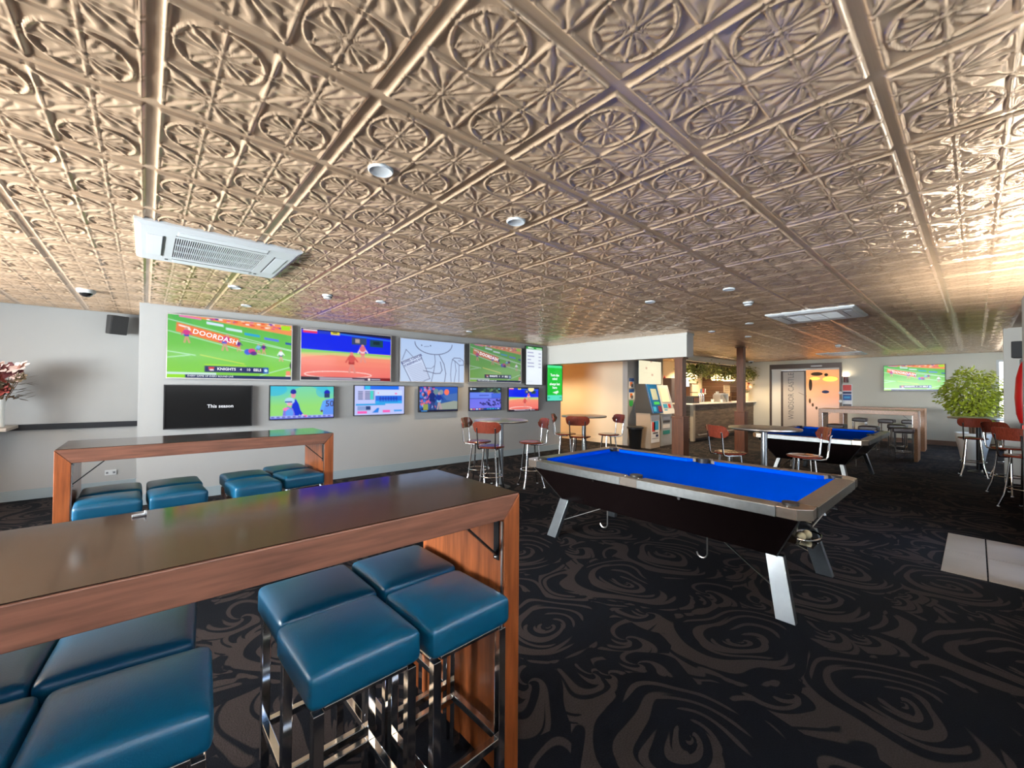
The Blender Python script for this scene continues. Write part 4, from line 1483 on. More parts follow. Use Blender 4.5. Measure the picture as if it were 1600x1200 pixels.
downlight('white recessed downlight nearest the camera', 0.823, 1.875)
downlight('white recessed downlight second nearest, right of centre ceiling', 1.698, 1.883)
downlight('lit glowing downlight close to the television wall', 4.33, 6.03, True)
downlight('small unlit downlight beyond the near air conditioner', 0.678, 5.078)
downlight('small unlit downlight above the first large screen', 0.94, 6.106)
downlight('small unlit downlight above the baseball screen', 2.088, 4.714)
downlight('unlit downlight mid ceiling before the white beam', 4.403, 2.527)
downlight('grey tinted downlight above the round middle table', 4.434, 1.667)
downlight('downlight near the corner of the white beam', 7.38, 3.061, True)
downlight('downlight left of the farthest air conditioner', 8.549, 2.871, True)
downlight('downlight past the second air conditioner', 6.9, 2.3, True)


def detector(label, x, y):
    t = thing('smoke_detector', label, 'smoke detector', (x, y, CZ), 0, 'smoke detectors')
    MB().lathe([(0.0, -.05), (0.035, -.05), (0.045, -.035), (0.045, -.025), (0.055, -.02), (0.058, 0.0)], 24).build('body', WHITEP, t, smooth=True)
    MB().lathe([(0.047, -.036), (0.047, -.028)], 24).build('vent', DGREY, t)
    return t


detector('white smoke detector above the second large screen', 1.509, 4.805)
detector('white smoke detector right of the ceiling near the second air conditioner', 5.26, 1.765)
detector('white smoke detector far away left of the last air conditioner', 11.6, 2.05)
for lb, x, y in (('white dome security camera above the left recess', -0.487, 6.356), ('white dome security camera by the far glass doors', 15.6, 5.15)):
    t = thing('security_camera', lb, 'camera', (x, y, CZ), 0, 'dome cameras')
    MB().lathe([(0.062, -.045), (0.075, -.03), (0.08, 0.0)], 28).build('housing', WHITEP, t, smooth=True)
    MB().lathe([(0.0, -.085), (0.03, -.08), (0.05, -.062), (0.056, -.044)], 24).build('dome', BLACKG, t, smooth=True)

# ------------------------------------------------------------------ wall speakers, outlet


def speaker(label, loc, rotz, tilt, br):
    t = thing('wall_speaker', label, 'speaker', loc, rotz, 'black wall speakers')
    R = Matrix.Rotation(tilt, 4, 'X')
    MB().hexa([(-.10, -.17, -.13), (.10, -.17, -.13), (.075, -.02, -.13), (-.075, -.02, -.13), (-.10, -.19, .13), (.10, -.19, .13), (.075, -.02, .13), (-.075, -.02, .13)]).xf(R).build('cabinet', BLACKM, t, bevel=0.01)
    MB().hexa([(-.09, -.176, -.12), (.09, -.176, -.12), (.09, -.168, -.12), (-.09, -.168, -.12), (-.09, -.196, .12), (.09, -.196, .12), (.09, -.186, .12), (-.09, -.186, .12)]).xf(R).build('grille', DGREY, t)
    MB().tube([(0, -.05, 0), br], .014, 8).build('bracket', BLACKST, t)
    return t


speaker('black angled wall speaker high in the left recess', (-0.36, 8.02, 2.325), 0.5, 0.12, (0.0, 0.085, 0.0))
speaker('black wall speaker on the white pier at far right', (10.36, -0.47, 2.13), -PI / 2, 0.0, (0, .05, 0))
t = thing('power_outlet', 'white double power point low on the left recess wall', 'outlet', (-0.344, 8.1, 0.25))
MB().box(-.06, .06, -.012, 0, -.036, .036).build('faceplate', WHITEP, t, bevel=0.003)
for s in (-1, 1):
    MB().box(s * .035 - .012, s * .035 + .012, -.015, -.011, -.015, .012).build('socket', GREYP, t)
    MB().box(s * .012 - .005, s * .012 + .005, -.017, -.011, .012, .024).build('switch', WHITEP, t)

# ledge and vase of flowers in the recess at left
lg = MB().box(-2.6, -1.19, 7.45, 8.055, .925, .965)
lo = tag(lg.build('ledge', mat('stone_ledge', lin((176, 164, 152)), 0.4), bevel=0.006), 'pale stone ledge at the left edge carrying the flowers', 'ledge')
MB().box(-2.5, -1.9, 7.55, 8.08, 0, .925).build('ledge_base', WALL, lo)
t = thing('flower_vase', 'dried flower arrangement in a clear vase on the left ledge', 'vase', (-1.30, 7.72, 0.965))
MB().lathe([(0.05, 0.0), (0.055, 0.02), (0.05, 0.2), (0.07, 0.33), (0.066, 0.33), (0.046, 0.2), (0.05, 0.02), (0.0, 0.015)], 24).build('vase_body', CLEAR, t, smooth=True)
r = random.Random(4)
stems = MB()
for k in range(22):
    a, b = r.uniform(0, 2 * PI), r.uniform(.03, .24)
    top = (b * math.cos(a), b * math.sin(a) * .8, .40 + r.uniform(.0, .30) - b * .25)
    if k == 0:
        top = (.17, -.05, .70)
    stems.tube([(0, 0, .05), (top[0] * .3, top[1] * .3, .30), top], .004, 6)
    fl = MB()
    big = k % 2 == 0
    R = .115 if big else .07
    tp = Vector(top)
    for ringk, (n, tilt, q) in enumerate(((7, .25, 1.0), (5, .7, .75), (4, 1.15, .5))):
        for i in range(n):
            an = i * 2 * PI / n + ringk * .5 + k
            out = Vector((math.cos(an) * math.cos(tilt), math.sin(an) * math.cos(tilt), math.sin(tilt)))
            sd = Vector((-math.sin(an), math.cos(an), 0))
            L = R * q
            upn = out.cross(sd) * -1
            p0, p1, p2 = tp, tp + out * L * .55 - upn * L * .12, tp + out * L
            fl.add([p0, p1 + sd * L * .33, p2 + sd * L * .12, p2 - sd * L * .12, p1 - sd * L * .33], [(0, 1, 2, 3, 4)])
    fl.xf(Matrix.Translation(tp) @ Matrix.Rotation(.5 + .8 * r.random(), 4, 'X') @ Matrix.Rotation(r.uniform(-.6, .6), 4, 'Y') @ Matrix.Translation(-tp))
    fl.build('flower', (PETALP, PETALD, PETALP, LEAF3, PETALR)[k % 5], t, smooth='all')
stems.build('stem', BARK, t)
lf = MB()
for k in range(110):
    a, z = r.uniform(0, 2 * PI), r.uniform(.32, .6)
    b = r.uniform(.05, .22)
    p = Vector((b * math.cos(a), b * .7 * math.sin(a), z))
    d = Vector((math.cos(a), math.sin(a), r.uniform(-.4, .4))).normalized() * r.uniform(.07, .14)
    sd = d.cross(Vector((0, 0, 1))).normalized() * .026
    lf.add([p, p + d * .5 + sd, p + d, p + d * .5 - sd], [(0, 1, 2, 3)])
lf.build('foliage', LEAF3, t)['kind'] = 'stuff'

# small white peg left on the near table
t = thing('plastic_peg', 'small white plastic peg lying on the near bar table', 'peg', (-0.008, 1.70, 1.0535))
MB().tube([(-.016, 0, .004), (.014, .004, .004)], .004, 10).build('shaft', WHITEP, t, smooth=True)
MB().tube([(.012, .004, .008), (.017, .0045, .008)], .008, 12).build('head', WHITEP, t, smooth=True)

# ------------------------------------------------------------------ hallway corner: bin, machines, posters
t = thing('rubbish_bin', 'black plastic rubbish bin beside the blue ticket machine', 'bin', (9.19, 5.68, 0))
MB().lathe([(0.0, 0.0), (.14, 0.0), (.185, .50), (.20, .50), (.20, .53), (.17, .53), (.135, .04), (0.0, .03)], 28).build('body', BLACKG, t, smooth=True)
MB().lathe([(.168, .5), (.203, .5), (.206, .54), (.16, .56), (.13, .56)], 28).build('rim', BLACKM, t, smooth=True)

t = thing('ticket_machine', 'blue faced ticket machine on a putty pedestal by the bin', 'machine', (9.66, 5.70, 0))
MB().box(-.24, .24, -.30, .10, 0.0, .88).build('pedestal', PUTTY, t, bevel=0.004)
poster = MB().box(-.20, .20, -.306, -.30, .14, .83).build('poster', WHITET, t)
for a, b, c, d, m in ((-.16, -.02, .42, .66, REDP), (-.08, .15, .46, .68, CYANP), (-.12, .12, .36, .40, INKG), (.02, .14, .28, .34, NAVYP), (-.16, .16, .24, .25, INKG)):
    MB().box(a, b, -.3085, -.306, c, d).build('print', m, poster)
MB().prism([(-.36, .88), (.12, .88), (.12, 1.62), (-.16, 1.62)], -.25, .25, 'x').build('housing', mat('charcoal_housing', lin((62, 60, 56)), 0.5), t, bevel=0.004)
def slant(z):          # front plane of the blue face
    return -.36 + (z - .88) / .74 * .2
def fpl(x0, x1, z0, z1, off, th):
    y = lambda z: slant(z) - off
    return MB().hexa([(x0, y(z0) - th, z0), (x1, y(z0) - th, z0), (x1, y(z0), z0), (x0, y(z0), z0), (x0, y(z1) - th, z1), (x1, y(z1) - th, z1), (x1, y(z1), z1), (x0, y(z1), z1)])
face = fpl(-.25, .25, .885, 1.615, 0.001, .03).build('face', BLUEM, t, bevel=0.006)
fpl(-.12, .15, 1.22, 1.50, .031, .006).build('display', mat('dim_display', lin((150, 158, 140)), 0.25, emit=(lin((150, 158, 140)), .25)), face)
fpl(-.10, .16, 1.10, 1.17, .031, .006).build('label_strip', GREENP, face)
fpl(-.19, -.06, .93, 1.05, .031, .006).build('sticker', CYANP, face)
fpl(.05, .19, .92, 1.06, .031, .014).build('slot_unit', mat('maroon_plastic', lin((120, 40, 60)), 0.4), face)
fpl(-.255, -.246, .885, 1.615, .03, .006).build('edge_strip', ALU, face)

t = thing('ticket_machine', 'white cash machine between the blue machine and the timber post', 'machine', (10.42, 5.74, 0))
MB().box(-.32, .26, -.26, .34, 0, .84).build('pedestal', mat('silver_grey', lin((186, 192, 196)), 0.4, 0.3), t, bevel=0.004)
MB().prism([(-.36, .84), (.34, .84), (.34, 1.6), (-.12, 1.6), (-.30, .98)], -.34, .28, 'x').build('housing', WHITEP, t, bevel=0.006)
def fp2(x0, x1, z0, z1, th):
    y = lambda z: -.30 + (z - .98) / .62 * .18 - .001
    return MB().hexa([(x0, y(z0) - th, z0), (x1, y(z0) - th, z0), (x1, y(z0), z0), (x0, y(z0), z0), (x0, y(z1) - th, z1), (x1, y(z1) - th, z1), (x1, y(z1), z1), (x0, y(z1), z1)])
fp2(-.22, .16, 1.16, 1.52, .008).build('display', mat('amber_display', lin((236, 206, 160)), 0.3, emit=(lin((240, 206, 150)), .5)), t)
for a, b, c, d, m in ((-.24, -.04, 1.0, 1.1, CYANP), (.02, .14, 1.0, 1.1, REDP), (-.24, -.08, .88, .96, CYANP)):
    fp2(a, b, c, d, .006).build('sticker', m, t)
for c, d, m in ((.68, .76, WHITET), (.46, .56, WHITET), (.30, .40, TEALP), (.60, .66, INKG)):
    MB().box(-.22, .14, -.266, -.26, c, d).build('sticker', m, t)

for lb, x0, x1, z0, z1, blk in (('upper blue topped poster on the wall left of the blue machine', 9.56, 9.80, 1.52, 1.78, 0), ('lower blue topped poster on the wall left of the blue machine', 9.56, 9.80, 1.21, 1.49, 0), ('green hanging tag on the wall left of the blue machine', 9.58, 9.76, 1.02, 1.19, 1)):
    t = thing('poster', lb, 'poster', ((x0 + x1) / 2, 6.1, (z0 + z1) / 2))
    w, h = x1 - x0, z1 - z0
    if blk:
        MB().prism([(-w / 2, -h / 2 + .04), (0, -h / 2), (w / 2, -h / 2 + .05), (w / 2, h / 2), (-w / 2, h / 2)], -.004, 0.001, 'y').build('sheet', GREENP, t)
    else:
        MB().box(-w / 2, w / 2, -.004, .001, -h / 2, h / 2).build('sheet', WHITET, t)
        MB().box(-w / 2, w / 2, -.0055, -.004, h / 2 - .09, h / 2).build('print', BLUEP, t)
        MB().box(-w * .3, w * .2, -.0055, -.004, -h * .3, h * .1).build('print', ORANGEP, t)
        MB().box(-w * .1, w * .35, -.0062, -.0055, -h * .42, -h * .1).build('print', INKG, t)
# orange notice strip on the hallway wall edge
t = thing('notice', 'orange printed notice just inside the hallway corner', 'poster', (7.69, 7.25, 1.65))
MB().box(-.001, .004, -.15, .15, -.25, .25).build('sheet', mat('orange_sheet', lin((240, 150, 70)), .5), t)
for z in (-.12, .0, .1):
    MB().box(.004, .0055, -.1, .1, z - .03, z + .03).build('print', REDP, t)

# ------------------------------------------------------------------ bar
bar = thing('bar_counter', 'long bar counter clad in weathered grey boards', 'counter', (0, 0, 0))
MB().box(11.64, 16.38, 5.36, 5.82, 0.08, 1.06).build('carcass', BLACKM, bar)
MB().box(11.64, 16.38, 5.40, 5.8, 0.0, 0.08).build('plinth', BLACKM, bar)
zs = np.linspace(.09, 1.06, 7)
for k in range(6):
    cuts = [11.72, 13.2 + (.7 if k % 2 else 0), 15.1 + (.5 if k % 2 else 0), 16.38]
    for a, b in zip(cuts, cuts[1:]):
        MB().box(a + .002, b - .002, 5.325 + random.uniform(0, .006), 5.36, zs[k] + .002, zs[k + 1] - .002).build('plank', BARWOOD, bar)
    MB().box(11.60 + random.uniform(0, .005), 11.64, 5.41, 5.82, zs[k] + .002, zs[k + 1] - .002).build('plank', BARWOOD, bar)
MB().box(11.59, 11.715, 5.315, 5.405, .02, 1.06).build('corner_board', mat('grey_corner_board', lin((150, 140, 124)), 0.5), bar)
MB().box(11.4, 16.39, 5.24, 5.86, 1.062, 1.10).build('worktop', STONE, bar, bevel=0.004)
MB().tube([(11.75, 5.22, .2), (16.3, 5.22, .2)], .02, 10).build('foot_rail', ALU, bar, smooth=True)
for x in (11.9, 13.5, 15.1, 16.2):
    MB().tube([(x, 5.22, .2), (x, 5.33, .2)], .012, 8).build('rail_bracket', ALU, bar)

# timber planks on the far end of the bar
tp = thing('timber_panel', 'brown horizontal timber boards on the wall behind the bar', 'wall panel', (16.398, 6.45, 0))
for k in range(11):
    z = .3 + k * .19
    MB().box(-.03 - random.uniform(0, .008), 0, -.56, .70, z + .002, z + .187).build('plank', TIMBER, tp)
# back bar shelves with fridges and bottles
bb = thing('back_bar', 'back bar cabinet with lit shelves behind the counter', 'cabinet', (0, 0, 0))
MB().box(12.0, 16.3, 6.72, 7.2, 0.0, .95).build('cabinet_body', BLACKM, bb)
MB().box(11.95, 16.35, 6.68, 7.2, .952, .99).build('worktop', STONE, bb)
for z in (1.38, 1.7):
    MB().box(12.0, 15.6, 6.98, 7.2, z, z + .03).build('shelf', TIMBER, bb)
for k in range(4):
    x = 12.1 + k * 1.02
    MB().box(x, x + .96, 6.705, 6.72, .1, .9).build('fridge_door', mat('fridge_glass', (0.1, 0.12, 0.14), 0.1, emit=((0.8, 0.9, 1.0), .25)), bb)
bm = [mat('bottle_green', (0.02, .12, .04), .1), mat('bottle_amber', (.22, .09, .02), .1), mat('bottle_clear', (.6, .62, .62), .1), mat('bottle_red', (.3, .02, .03), .1)]
shapes = []
for m in bm:
    me = MB().lathe([(0, 0), (.038, 0), (.04, .16), (.03, .19), (.014, .215), (.014, .26), (0, .26)], 12).build('bottle', m, smooth=True)
    shapes.append(me.data)
    bpy.data.objects.remove(me)
ORD = ('leftmost', 'second from left', 'third from left', 'fourth from left', 'fifth from left', 'sixth from left')
for sh, z in (('lower', 1.411), ('upper', 1.731)):
    for k in range(6):
        q = (k * 3 + int(z * 10)) % 4
        o = bpy.data.objects.new('bottle', shapes[q])
        COL.objects.link(o)
        o.location = (12.3 + k * .5 + random.uniform(-.05, .05), 7.08, z)
        tag(o, '%s bottle, %s on the %s back bar shelf' % (('green', 'amber', 'clear', 'red')[q], ORD[k], sh), 'bottle', 'bottles on the back bar')

# pelmet and hanging greenery above the bar
pel = thing('pelmet', 'cream pelmet boxing along the ceiling above the bar', 'pelmet', (0, 0, 0))
MB().box(11.36, 16.39, 5.48, 5.64, 2.34, CZ - .014).build('fascia_board', CREAM, pel)
MB().box(11.36, 16.39, 5.46, 5.48, 2.32, 2.36).build('lower_moulding', CREAM, pel)
MB().box(11.36, 16.39, 5.46, 5.48, 2.43, 2.46).build('upper_moulding', CREAM, pel)


def frond(mb, base, d, L, droop, w, n=9):
    p = Vector(base)
    d = Vector(d).normalized()
    pts = []
    for k in range(n + 1):
        pts.append(p.copy())
        p = p + d * (L / n)
        d = (d + Vector((0, 0, -droop / n))).normalized()
    for k in range(n):
        a, b = pts[k], pts[k + 1]
        s = (b - a).cross(Vector((0, 0, 1)))
        if s.length < 1e-6:
            s = Vector((1, 0, 0))
        s.normalize()
        ww = w * (1 - .7 * k / n)
        for sg in (-1, 1):
            tip = a + s * sg * ww + (b - a) * .9 + Vector((0, 0, -.3 * ww))
            mb.add([a, b, tip], [(0, 1, 2)])


gr = random.Random(9)
garl = thing('hanging_garland', 'long garland of green foliage hung along the front of the bar', 'garland', (0, 0, 0))
MB().box(11.36, 16.38, 5.40, 5.45, 2.25, 2.30).build('support_rail', TIMBER, garl)
gl = MB()
for k in range(2100):
    x = gr.uniform(10.95, 16.35)
    p = Vector((x, 5.34 + gr.gauss(0, .09), 2.05 + gr.gauss(0, .11) + .05 * math.sin(x * 3.1)))
    d = Vector((gr.uniform(-1, 1), gr.uniform(-1, 1), gr.uniform(-1, .5))).normalized() * gr.uniform(.05, .11)
    s = d.cross(Vector((gr.uniform(-1, 1), gr.uniform(-1, 1), 1))).normalized() * gr.uniform(.015, .035)
    gl.add([p, p + d * .5 + s, p + d, p + d * .5 - s], [(0, 1, 2, 3)])
gl.build('foliage', LEAF2, garl)['kind'] = 'stuff'
ferns = ((11.9, 'feathery fern hanging above the bar beside the beam post'), (13.6, 'feathery fern hanging above the middle of the bar'), (15.0, 'feathery fern hanging above the bar just left of the second post'), (16.0, 'feathery fern hanging above the far end of the bar'))
for x, lb in ferns:
    t = thing('hanging_fern', lb, 'fern', (x, 5.38, 2.16), 0, 'hanging ferns over the bar')
    fm = MB()
    for k in range(34):
        a = gr.uniform(0, 2 * PI)
        frond(fm, (0, 0, 0), (math.cos(a), math.sin(a) * .7, gr.uniform(.2, 1.0)), gr.uniform(.3, .5), gr.uniform(1.6, 2.8), .045)
    fm.build('fronds', LEAF, t)['kind'] = 'stuff'
    MB().lathe([(.03, -.06), (.06, .0), (.05, .01)], 14).build('pot', BLACKM, t)

# pendants
for x, y, lb in ((14.9, 5.95, 'glowing beaded pendant lamp left of the second post'), (12.7, 5.95, 'glowing pendant lamp above the left end of the bar'), (16.0, 6.05, 'glowing pendant lamp at the far end of the bar')):
    t = thing('pendant_lamp', lb, 'lamp', (x, y, 0), 0, 'warm pendants over the bar')
    MB().lathe([(.0, 1.82), (.2, 1.83), (.25, 1.88), (.22, 1.93), (.12, 2.0), (.11, 2.04), (0, 2.05)], 28).build('lamp_shade', GLOW, t, smooth=True)
    MB().tube([(0, 0, 2.05), (0, 0, CZ - .015)], .006, 6).build('cord', BLACKM, t)
    MB().lathe([(.251, 1.86), (.258, 1.88), (.251, 1.9)], 28).build('rim_band', mat('gold_band', (.7, .5, .25), .3, .9), t)

# things on the bar
def monitor(label, x, y, w, h, z, scr, rz=0):
    t = thing('till_screen', label, 'till', (x, y, 1.10), rz)
    MB().box(-.09, .09, -.07, .07, 0, .015).build('base', BLACKM, t)
    MB().beam((0, 0, .01), (0, 0, z - 1.10), .03, .03).build('stand', BLACKM, t)
    MB().box(-w / 2, w / 2, -.02, .02, z - 1.10, z - 1.10 + h).build('casing', BLACKM, t, bevel=0.004)
    MB().box(-w / 2 + .01, w / 2 - .01, -.024, -.02, z - 1.09, z - 1.10 + h - .01).build('screen', scr, t)


monitor('black backed till screen at the left end of the counter', 11.82, 5.62, .36, .30, 1.28, BLACKG)
t = thing('cash_drawer', 'black cash drawer box under the till at the left counter end', 'till', (11.75, 5.42, 1.10))
MB().box(-.2, .2, -.12, .1, 0, .2).build('body', BLACKM, t, bevel=0.005)
MB().box(-.18, .18, -.128, -.12, .03, .16).build('drawer', BLACKG, t)
t = thing('drinks_dispenser', 'tall lit white and purple dispenser behind the counter', 'dispenser', (13.0, 6.35, 0))
MB().box(-.3, .3, -.15, .2, 0, 1.2).build('cabinet_base', BLACKM, t)
MB().box(-.28, .28, -.14, .2, 1.2, 1.9).build('body', WHITEP, t, bevel=0.01)
MB().box(-.25, .22, -.15, -.14, 1.5, 1.86).build('lit_panel', SCRW, t)
MB().box(-.26, -.1, -.16, -.14, 1.2, 1.48).build('side_panel', mat('purple_panel', lin((120, 100, 190)), .4), t)
t = thing('grey_cabinet', 'grey upright cabinet beside the lit dispenser', 'cabinet', (12.35, 6.4, 0))
MB().box(-.22, .22, -.15, .2, 0, 1.85).build('body', mat('cabinet_grey', lin((110, 100, 108)), .5), t, bevel=0.005)
MB().box(-.2, .2, -.158, -.15, .1, 1.8).build('door', mat('cabinet_grey_door', lin((126, 116, 124)), .5), t)
t = thing('coffee_machine', 'white and steel till stand with raised lid on the counter', 'machine', (14.0, 5.55, 1.10))
MB().prism([(-.25, 0), (.2, 0), (.2, .03), (-.05, .22), (-.25, .24)], -.12, .12, 'y').build('body', ALU, t, bevel=0.004)
MB().box(-.1, .35, -.14, .14, .24, .28).build('lid', WHITEP, t, bevel=0.004)
MB().box(.3, .35, -.14, .14, 0, .24).build('lid_support', WHITEP, t)
t = thing('counter_sign', 'beige upright notice board standing on the counter', 'sign', (14.75, 5.62, 1.10))
MB().box(-.24, .24, -.012, .012, .18, .55).build('board', mat('beige_board', lin((214, 194, 160)), .5), t)
MB().box(-.26, -.23, -.05, .05, 0, .3).build('foot', TIMBER, t)
MB().box(.23, .26, -.05, .05, 0, .3).build('foot', TIMBER, t)
for z in (.28, .36, .44):
    MB().box(-.18, .16, -.0135, -.012, z, z + .025).build('print', mat('tan_print', lin((180, 156, 120)), .5), t)
for k, (x, y) in enumerate(((13.55, 5.6), (13.68, 5.36), (14.3, 5.75))):
    t = thing('cup', ('small white cup left of the raised till lid', 'small white cup in front of the raised till lid', 'tall white cup behind the raised till lid')[k], 'cup', (x, y, 1.10), 0, 'cups on the bar counter')
    h = (.09, .09, .34)[k]
    MB().lathe([(0, 0), (.035, 0), (.045, h), (.04, h), (.032, .01), (0, .01)], 16).build('body', WHITEP, t, smooth=True)
t = thing('flower_vase', 'vase of peach and red flowers at the far end of the counter', 'vase', (15.85, 5.42, 1.10))
MB().lathe([(.0, 0), (.09, 0), (.12, .12), (.11, .3), (.1, .3), (.1, .05), (0, .02)], 20).build('vase_body', mat('peach_vase', lin((236, 200, 170)), .3), t, smooth=True)
for k in range(16):
    a = gr.uniform(0, 2 * PI)
    b = gr.uniform(0, .2)
    MB().sphere((b * math.cos(a), b * math.sin(a), .36 + gr.uniform(0, .3)), gr.uniform(.045, .08), 10, 7).build('flower', (PETALO, PETALR, PETALP, PETALO)[k % 4], t, smooth='all')
    MB().tube([(0, 0, .1), (b * .4 * math.cos(a), b * .4 * math.sin(a), .3), (b * math.cos(a), b * math.sin(a), .38)], .006, 6).build('stem', LEAF, t)
for k, x in enumerate((12.6, 12.75, 12.9)):
    t = thing('beer_tap', ('leftmost chrome beer tap on the bar counter', 'middle chrome beer tap on the bar counter', 'rightmost chrome beer tap on the bar counter')[k], 'tap', (x, 5.6, 1.10), 0, 'beer taps')
    MB().tube([(0, 0, 0), (0, 0, .26), (0, -.08, .28)], .022, 10).build('body', CHROME, t, smooth=True)
    MB().tube([(0, -.05, .28), (0, -.06, .42)], .016, 8).build('handle', (BLUEM, RED, WHITEP)[k], t, smooth=True)

# ------------------------------------------------------------------ far sliding doors with lettering
d = MB().box(16.33, 16.41, 2.80, 4.80, 2.22, 2.38).box(16.33, 16.41, 4.74, 4.80, 0, 2.22).box(16.33, 16.41, 2.80, 2.86, 0, 2.22)
door = struct('door_2', d, DARKFR, 'frosted sliding glass doors with lettering and an orange scene in the far wall', 'door')
MB().box(16.37, 16.40, 4.46, 4.74, 0.02, 2.22).build('side_panel', FROST, door)
FROSTG = mat('frosted_grey', lin((178, 172, 166)), .35)
dl = MB().box(16.36, 16.385, 3.78, 4.40, 0.03, 2.12).build('sliding_panel', FROSTG, door)
fr_ = MB().box(16.345, 16.39, 4.40, 4.46, 0.02, 2.16).box(16.345, 16.39, 3.74, 3.79, 0.02, 2.16).box(16.345, 16.39, 3.79, 4.40, 2.12, 2.16)
fr_.build('door_frame', DARKFR, door)
MB().box(16.35, 16.40, 2.86, 4.74, 2.165, 2.22).build('transom', FROST, door)
text('lettering', 'WINDSOR CASTLE', .235, INKG, dl, (16.3593, 4.16, 1.30), ((0, 0, 1), (0, 1, 0)), xs=0.80, space=1.0)


def scene_glass_mat():
    m = bpy.data.materials.new('orange_scene_glass')
    m.use_nodes = True
    nt = m.node_tree
    b = nt.nodes['Principled BSDF']
    b.inputs['Roughness'].default_value = 0.15
    t = nt.nodes.new('ShaderNodeTexCoord')
    s = nt.nodes.new('ShaderNodeSeparateXYZ')
    nt.links.new(t.outputs['Object'], s.inputs[0])
    cr = nt.nodes.new('ShaderNodeValToRGB')
    mr_ = nt.nodes.new('ShaderNodeMapRange')
    mr_.inputs[2].default_value = 2.15
    nt.links.new(s.outputs[2], mr_.inputs[0])
    nt.links.new(mr_.outputs[0], cr.inputs[0])
    el = cr.color_ramp.elements
    el[0].position, el[0].color = .0, (*lin((170, 140, 120)), 1)
    el[1].position, el[1].color = 1., (*lin((246, 170, 110)), 1)
    for p, c in ((.45, (196, 160, 140)), (.6, (236, 150, 100)), (.8, (250, 160, 80))):
        q = el.new(p)
        q.color = (*lin(c), 1)
    nt.links.new(cr.outputs[0], b.inputs['Base Color'])
    nt.links.new(cr.outputs[0], b.inputs['Emission Color'])
    b.inputs['Emission Strength'].default_value = 0.3
    return m


dr = MB().box(16.365, 16.39, 2.86, 3.74, 0.02, 2.165).build('sliding_panel', scene_glass_mat(), door)
# shapes seen through the lit panel: lamp, bar things
for (y, z, ry, rz_, m) in ((3.45, 2.03, .16, .06, BARK), (3.2, 2.0, .05, .05, BARK), (3.62, 1.68, .05, .2, BARK), (3.22, 1.45, .1, .05, NAVYP), (3.64, 1.15, .03, .08, BARK), (3.56, 1.02, .03, .06, BARK), (3.46, .92, .03, .05, BARK)):
    MB().sphere((16.364, y, z), 1, 12, 8, (.003, ry, rz_)).build('silhouette', m, dr, smooth='all')
for (y, z, ry, rz_) in ((3.1, 1.86, .2, .08), (3.5, 1.88, .14, .05)):
    MB().sphere((16.3635, y, z), 1, 12, 8, (.003, ry, rz_)).build('lit_shape', mat('amber_glow', (.8, .5, .1), .4, emit=(lin((255, 190, 60)), 1.0)), dr, smooth='all')
MB().tube([(16.36, 3.72, 1.3), (16.36, 3.95, 1.42)], .006, 6).build('wire', BARK, door)
MB().box(16.325, 16.335, 3.3, 3.6, 2.27, 2.31).build('sensor', WHITEP, door)

# wall sconce and sign board right of the doors
t = thing('wall_sconce', 'maroon up and down wall light right of the sliding doors', 'lamp', (16.4, 2.70, 1.84))
MB().tube([(-.07, 0, -.09), (-.07, 0, .09)], .055, 18).build('body', mat('maroon_metal', lin((96, 48, 50)), .4), t, smooth=True)
MB().box(-.03, 0, -.03, .03, -.04, .04).build('mount', BLACKM, t)
MB().tube([(-.07, 0, .09), (-.07, 0, .094)], .045, 16).build('bulb', GLOWW, t)
t = thing('notice_board', 'tall narrow sign with red and blue notices under the wall light', 'sign', (16.4, 2.67, 1.27))
MB().box(-.02, 0, -.12, .13, -.37, .42).build('board', WHITET, t, bevel=0.004)
for a, b, m in ((.22, .40, REDP), (.12, .19, NAVYP), (-.08, .1, BLUEP), (-.32, -.2, INKG)):
    MB().box(-.024, -.02, -.10, .11, a, b).build('print', m, t)
MB().box(-.026, -.024, -.07, .08, -.02, .04).build('print', CYANP, t)
t = thing('door_button', 'two round white door buttons on the sliding door frame', 'button', (16.33, 2.83, 1.22))
for z in (-.06, .2):
    MB().tube([(0, 0, z), (-.02, 0, z)], .045, 16).build('button', WHITET, t, smooth=True)

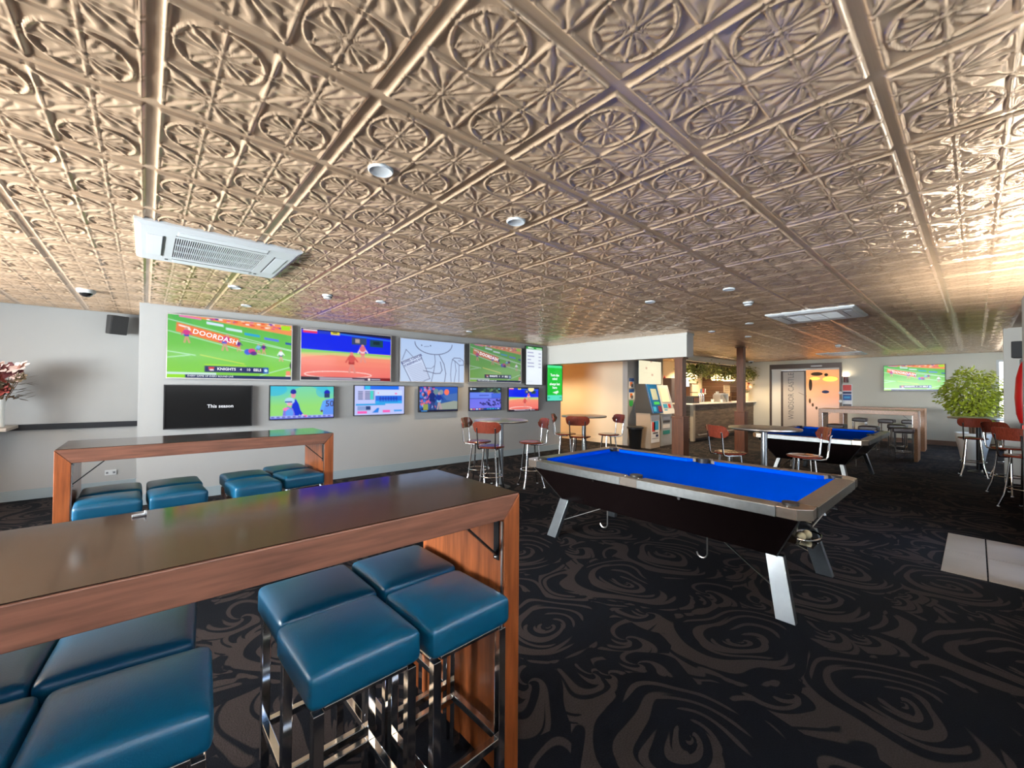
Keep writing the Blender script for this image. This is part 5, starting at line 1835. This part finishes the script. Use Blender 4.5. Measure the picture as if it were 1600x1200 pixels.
# ------------------------------------------------------------------ potted plant
t = thing('potted_plant', 'bushy green tree in a white pot before the far windows', 'plant', (12.45, 0.05, 0))
pot = MB().lathe([(0, 0), (.15, 0), (.20, .3), (.255, .60), (.255, .64), (.225, .64), (.2, .56), (0, .55)], 32).build('pot', POTW, t, smooth=True)
MB().lathe([(0, .565), (.205, .565)], 24).build('soil', mat('soil', (.03, .022, .016), .9), pot)
tr = MB()
for k in range(5):
    a = k * 1.3
    tr.tube([(.03 * math.cos(a), .03 * math.sin(a), .55), (.05 * math.cos(a), .05 * math.sin(a), 1.0), (.22 * math.cos(a), .22 * math.sin(a), 1.55)], [.018, .014, .006], 8)
tr.build('trunk', BARK, t, smooth=True)
pl = MB()
gr2 = random.Random(21)
for k in range(3600):
    while True:
        q = Vector((gr2.uniform(-1, 1), gr2.uniform(-1, 1), gr2.uniform(-1, 1)))
        if .35 < q.length < 1:
            break
    lump = 1 + .16 * math.sin(6 * q.x + 2) * math.cos(5 * q.z) + .1 * math.sin(9 * q.y + 7 * q.z)
    p = Vector((q.x * .42 * lump, q.y * .47 * lump, 1.40 + q.z * .56 * (1 + .1 * math.sin(7 * q.y))))
    d = Vector((q.x, q.y, q.z * .4 - .5 + gr2.uniform(-.3, .5))).normalized() * gr2.uniform(.04, .085)
    s = d.cross(Vector((gr2.uniform(-1, 1), gr2.uniform(-1, 1), 1.2))).normalized() * gr2.uniform(.014, .026)
    pl.add([p, p + d * .5 + s, p + d, p + d * .5 - s], [(0, 1, 2, 3)])
pl.build('foliage', mat('plant_leaf', lin((150, 162, 44)), .45, noise=(7, .4)), t)['kind'] = 'stuff'

# ------------------------------------------------------------------ punching game machine in the recess
t = thing('arcade_machine', 'black arcade machine with red punch bag and red letters at the right edge', 'machine', (9.98, -0.90, 0))
MB().box(-.2, .38, -.5, .38, 0, .95).build('cabinet', BLACKM, t, bevel=0.01)
MB().box(.12, .38, -.5, .43, .95, 1.9).build('tower', BLACKM, t, bevel=0.01)
MB().box(.0, .36, -.46, .44, 1.9, 1.98).build('top_arm', GREYP, t, bevel=0.01)
pb = MB()
pb.lathe([(0, -.95), (.05, -.94), (.085, -.8), (.1, -.55), (.085, -.25), (.045, -.05), (.02, 0)], 20, (.0, .41, 1.93)).build('punch_bag', RED, t, smooth=True)
MB().box(-.06, .10, .37, .45, .62, .98).build('display_housing', BLACKM, t)
for k in range(4):
    z = .90 - k * .085
    MB().box(-.065, -.06, .385, .435, z, z + .06).build('red_letter', REDLED, t)
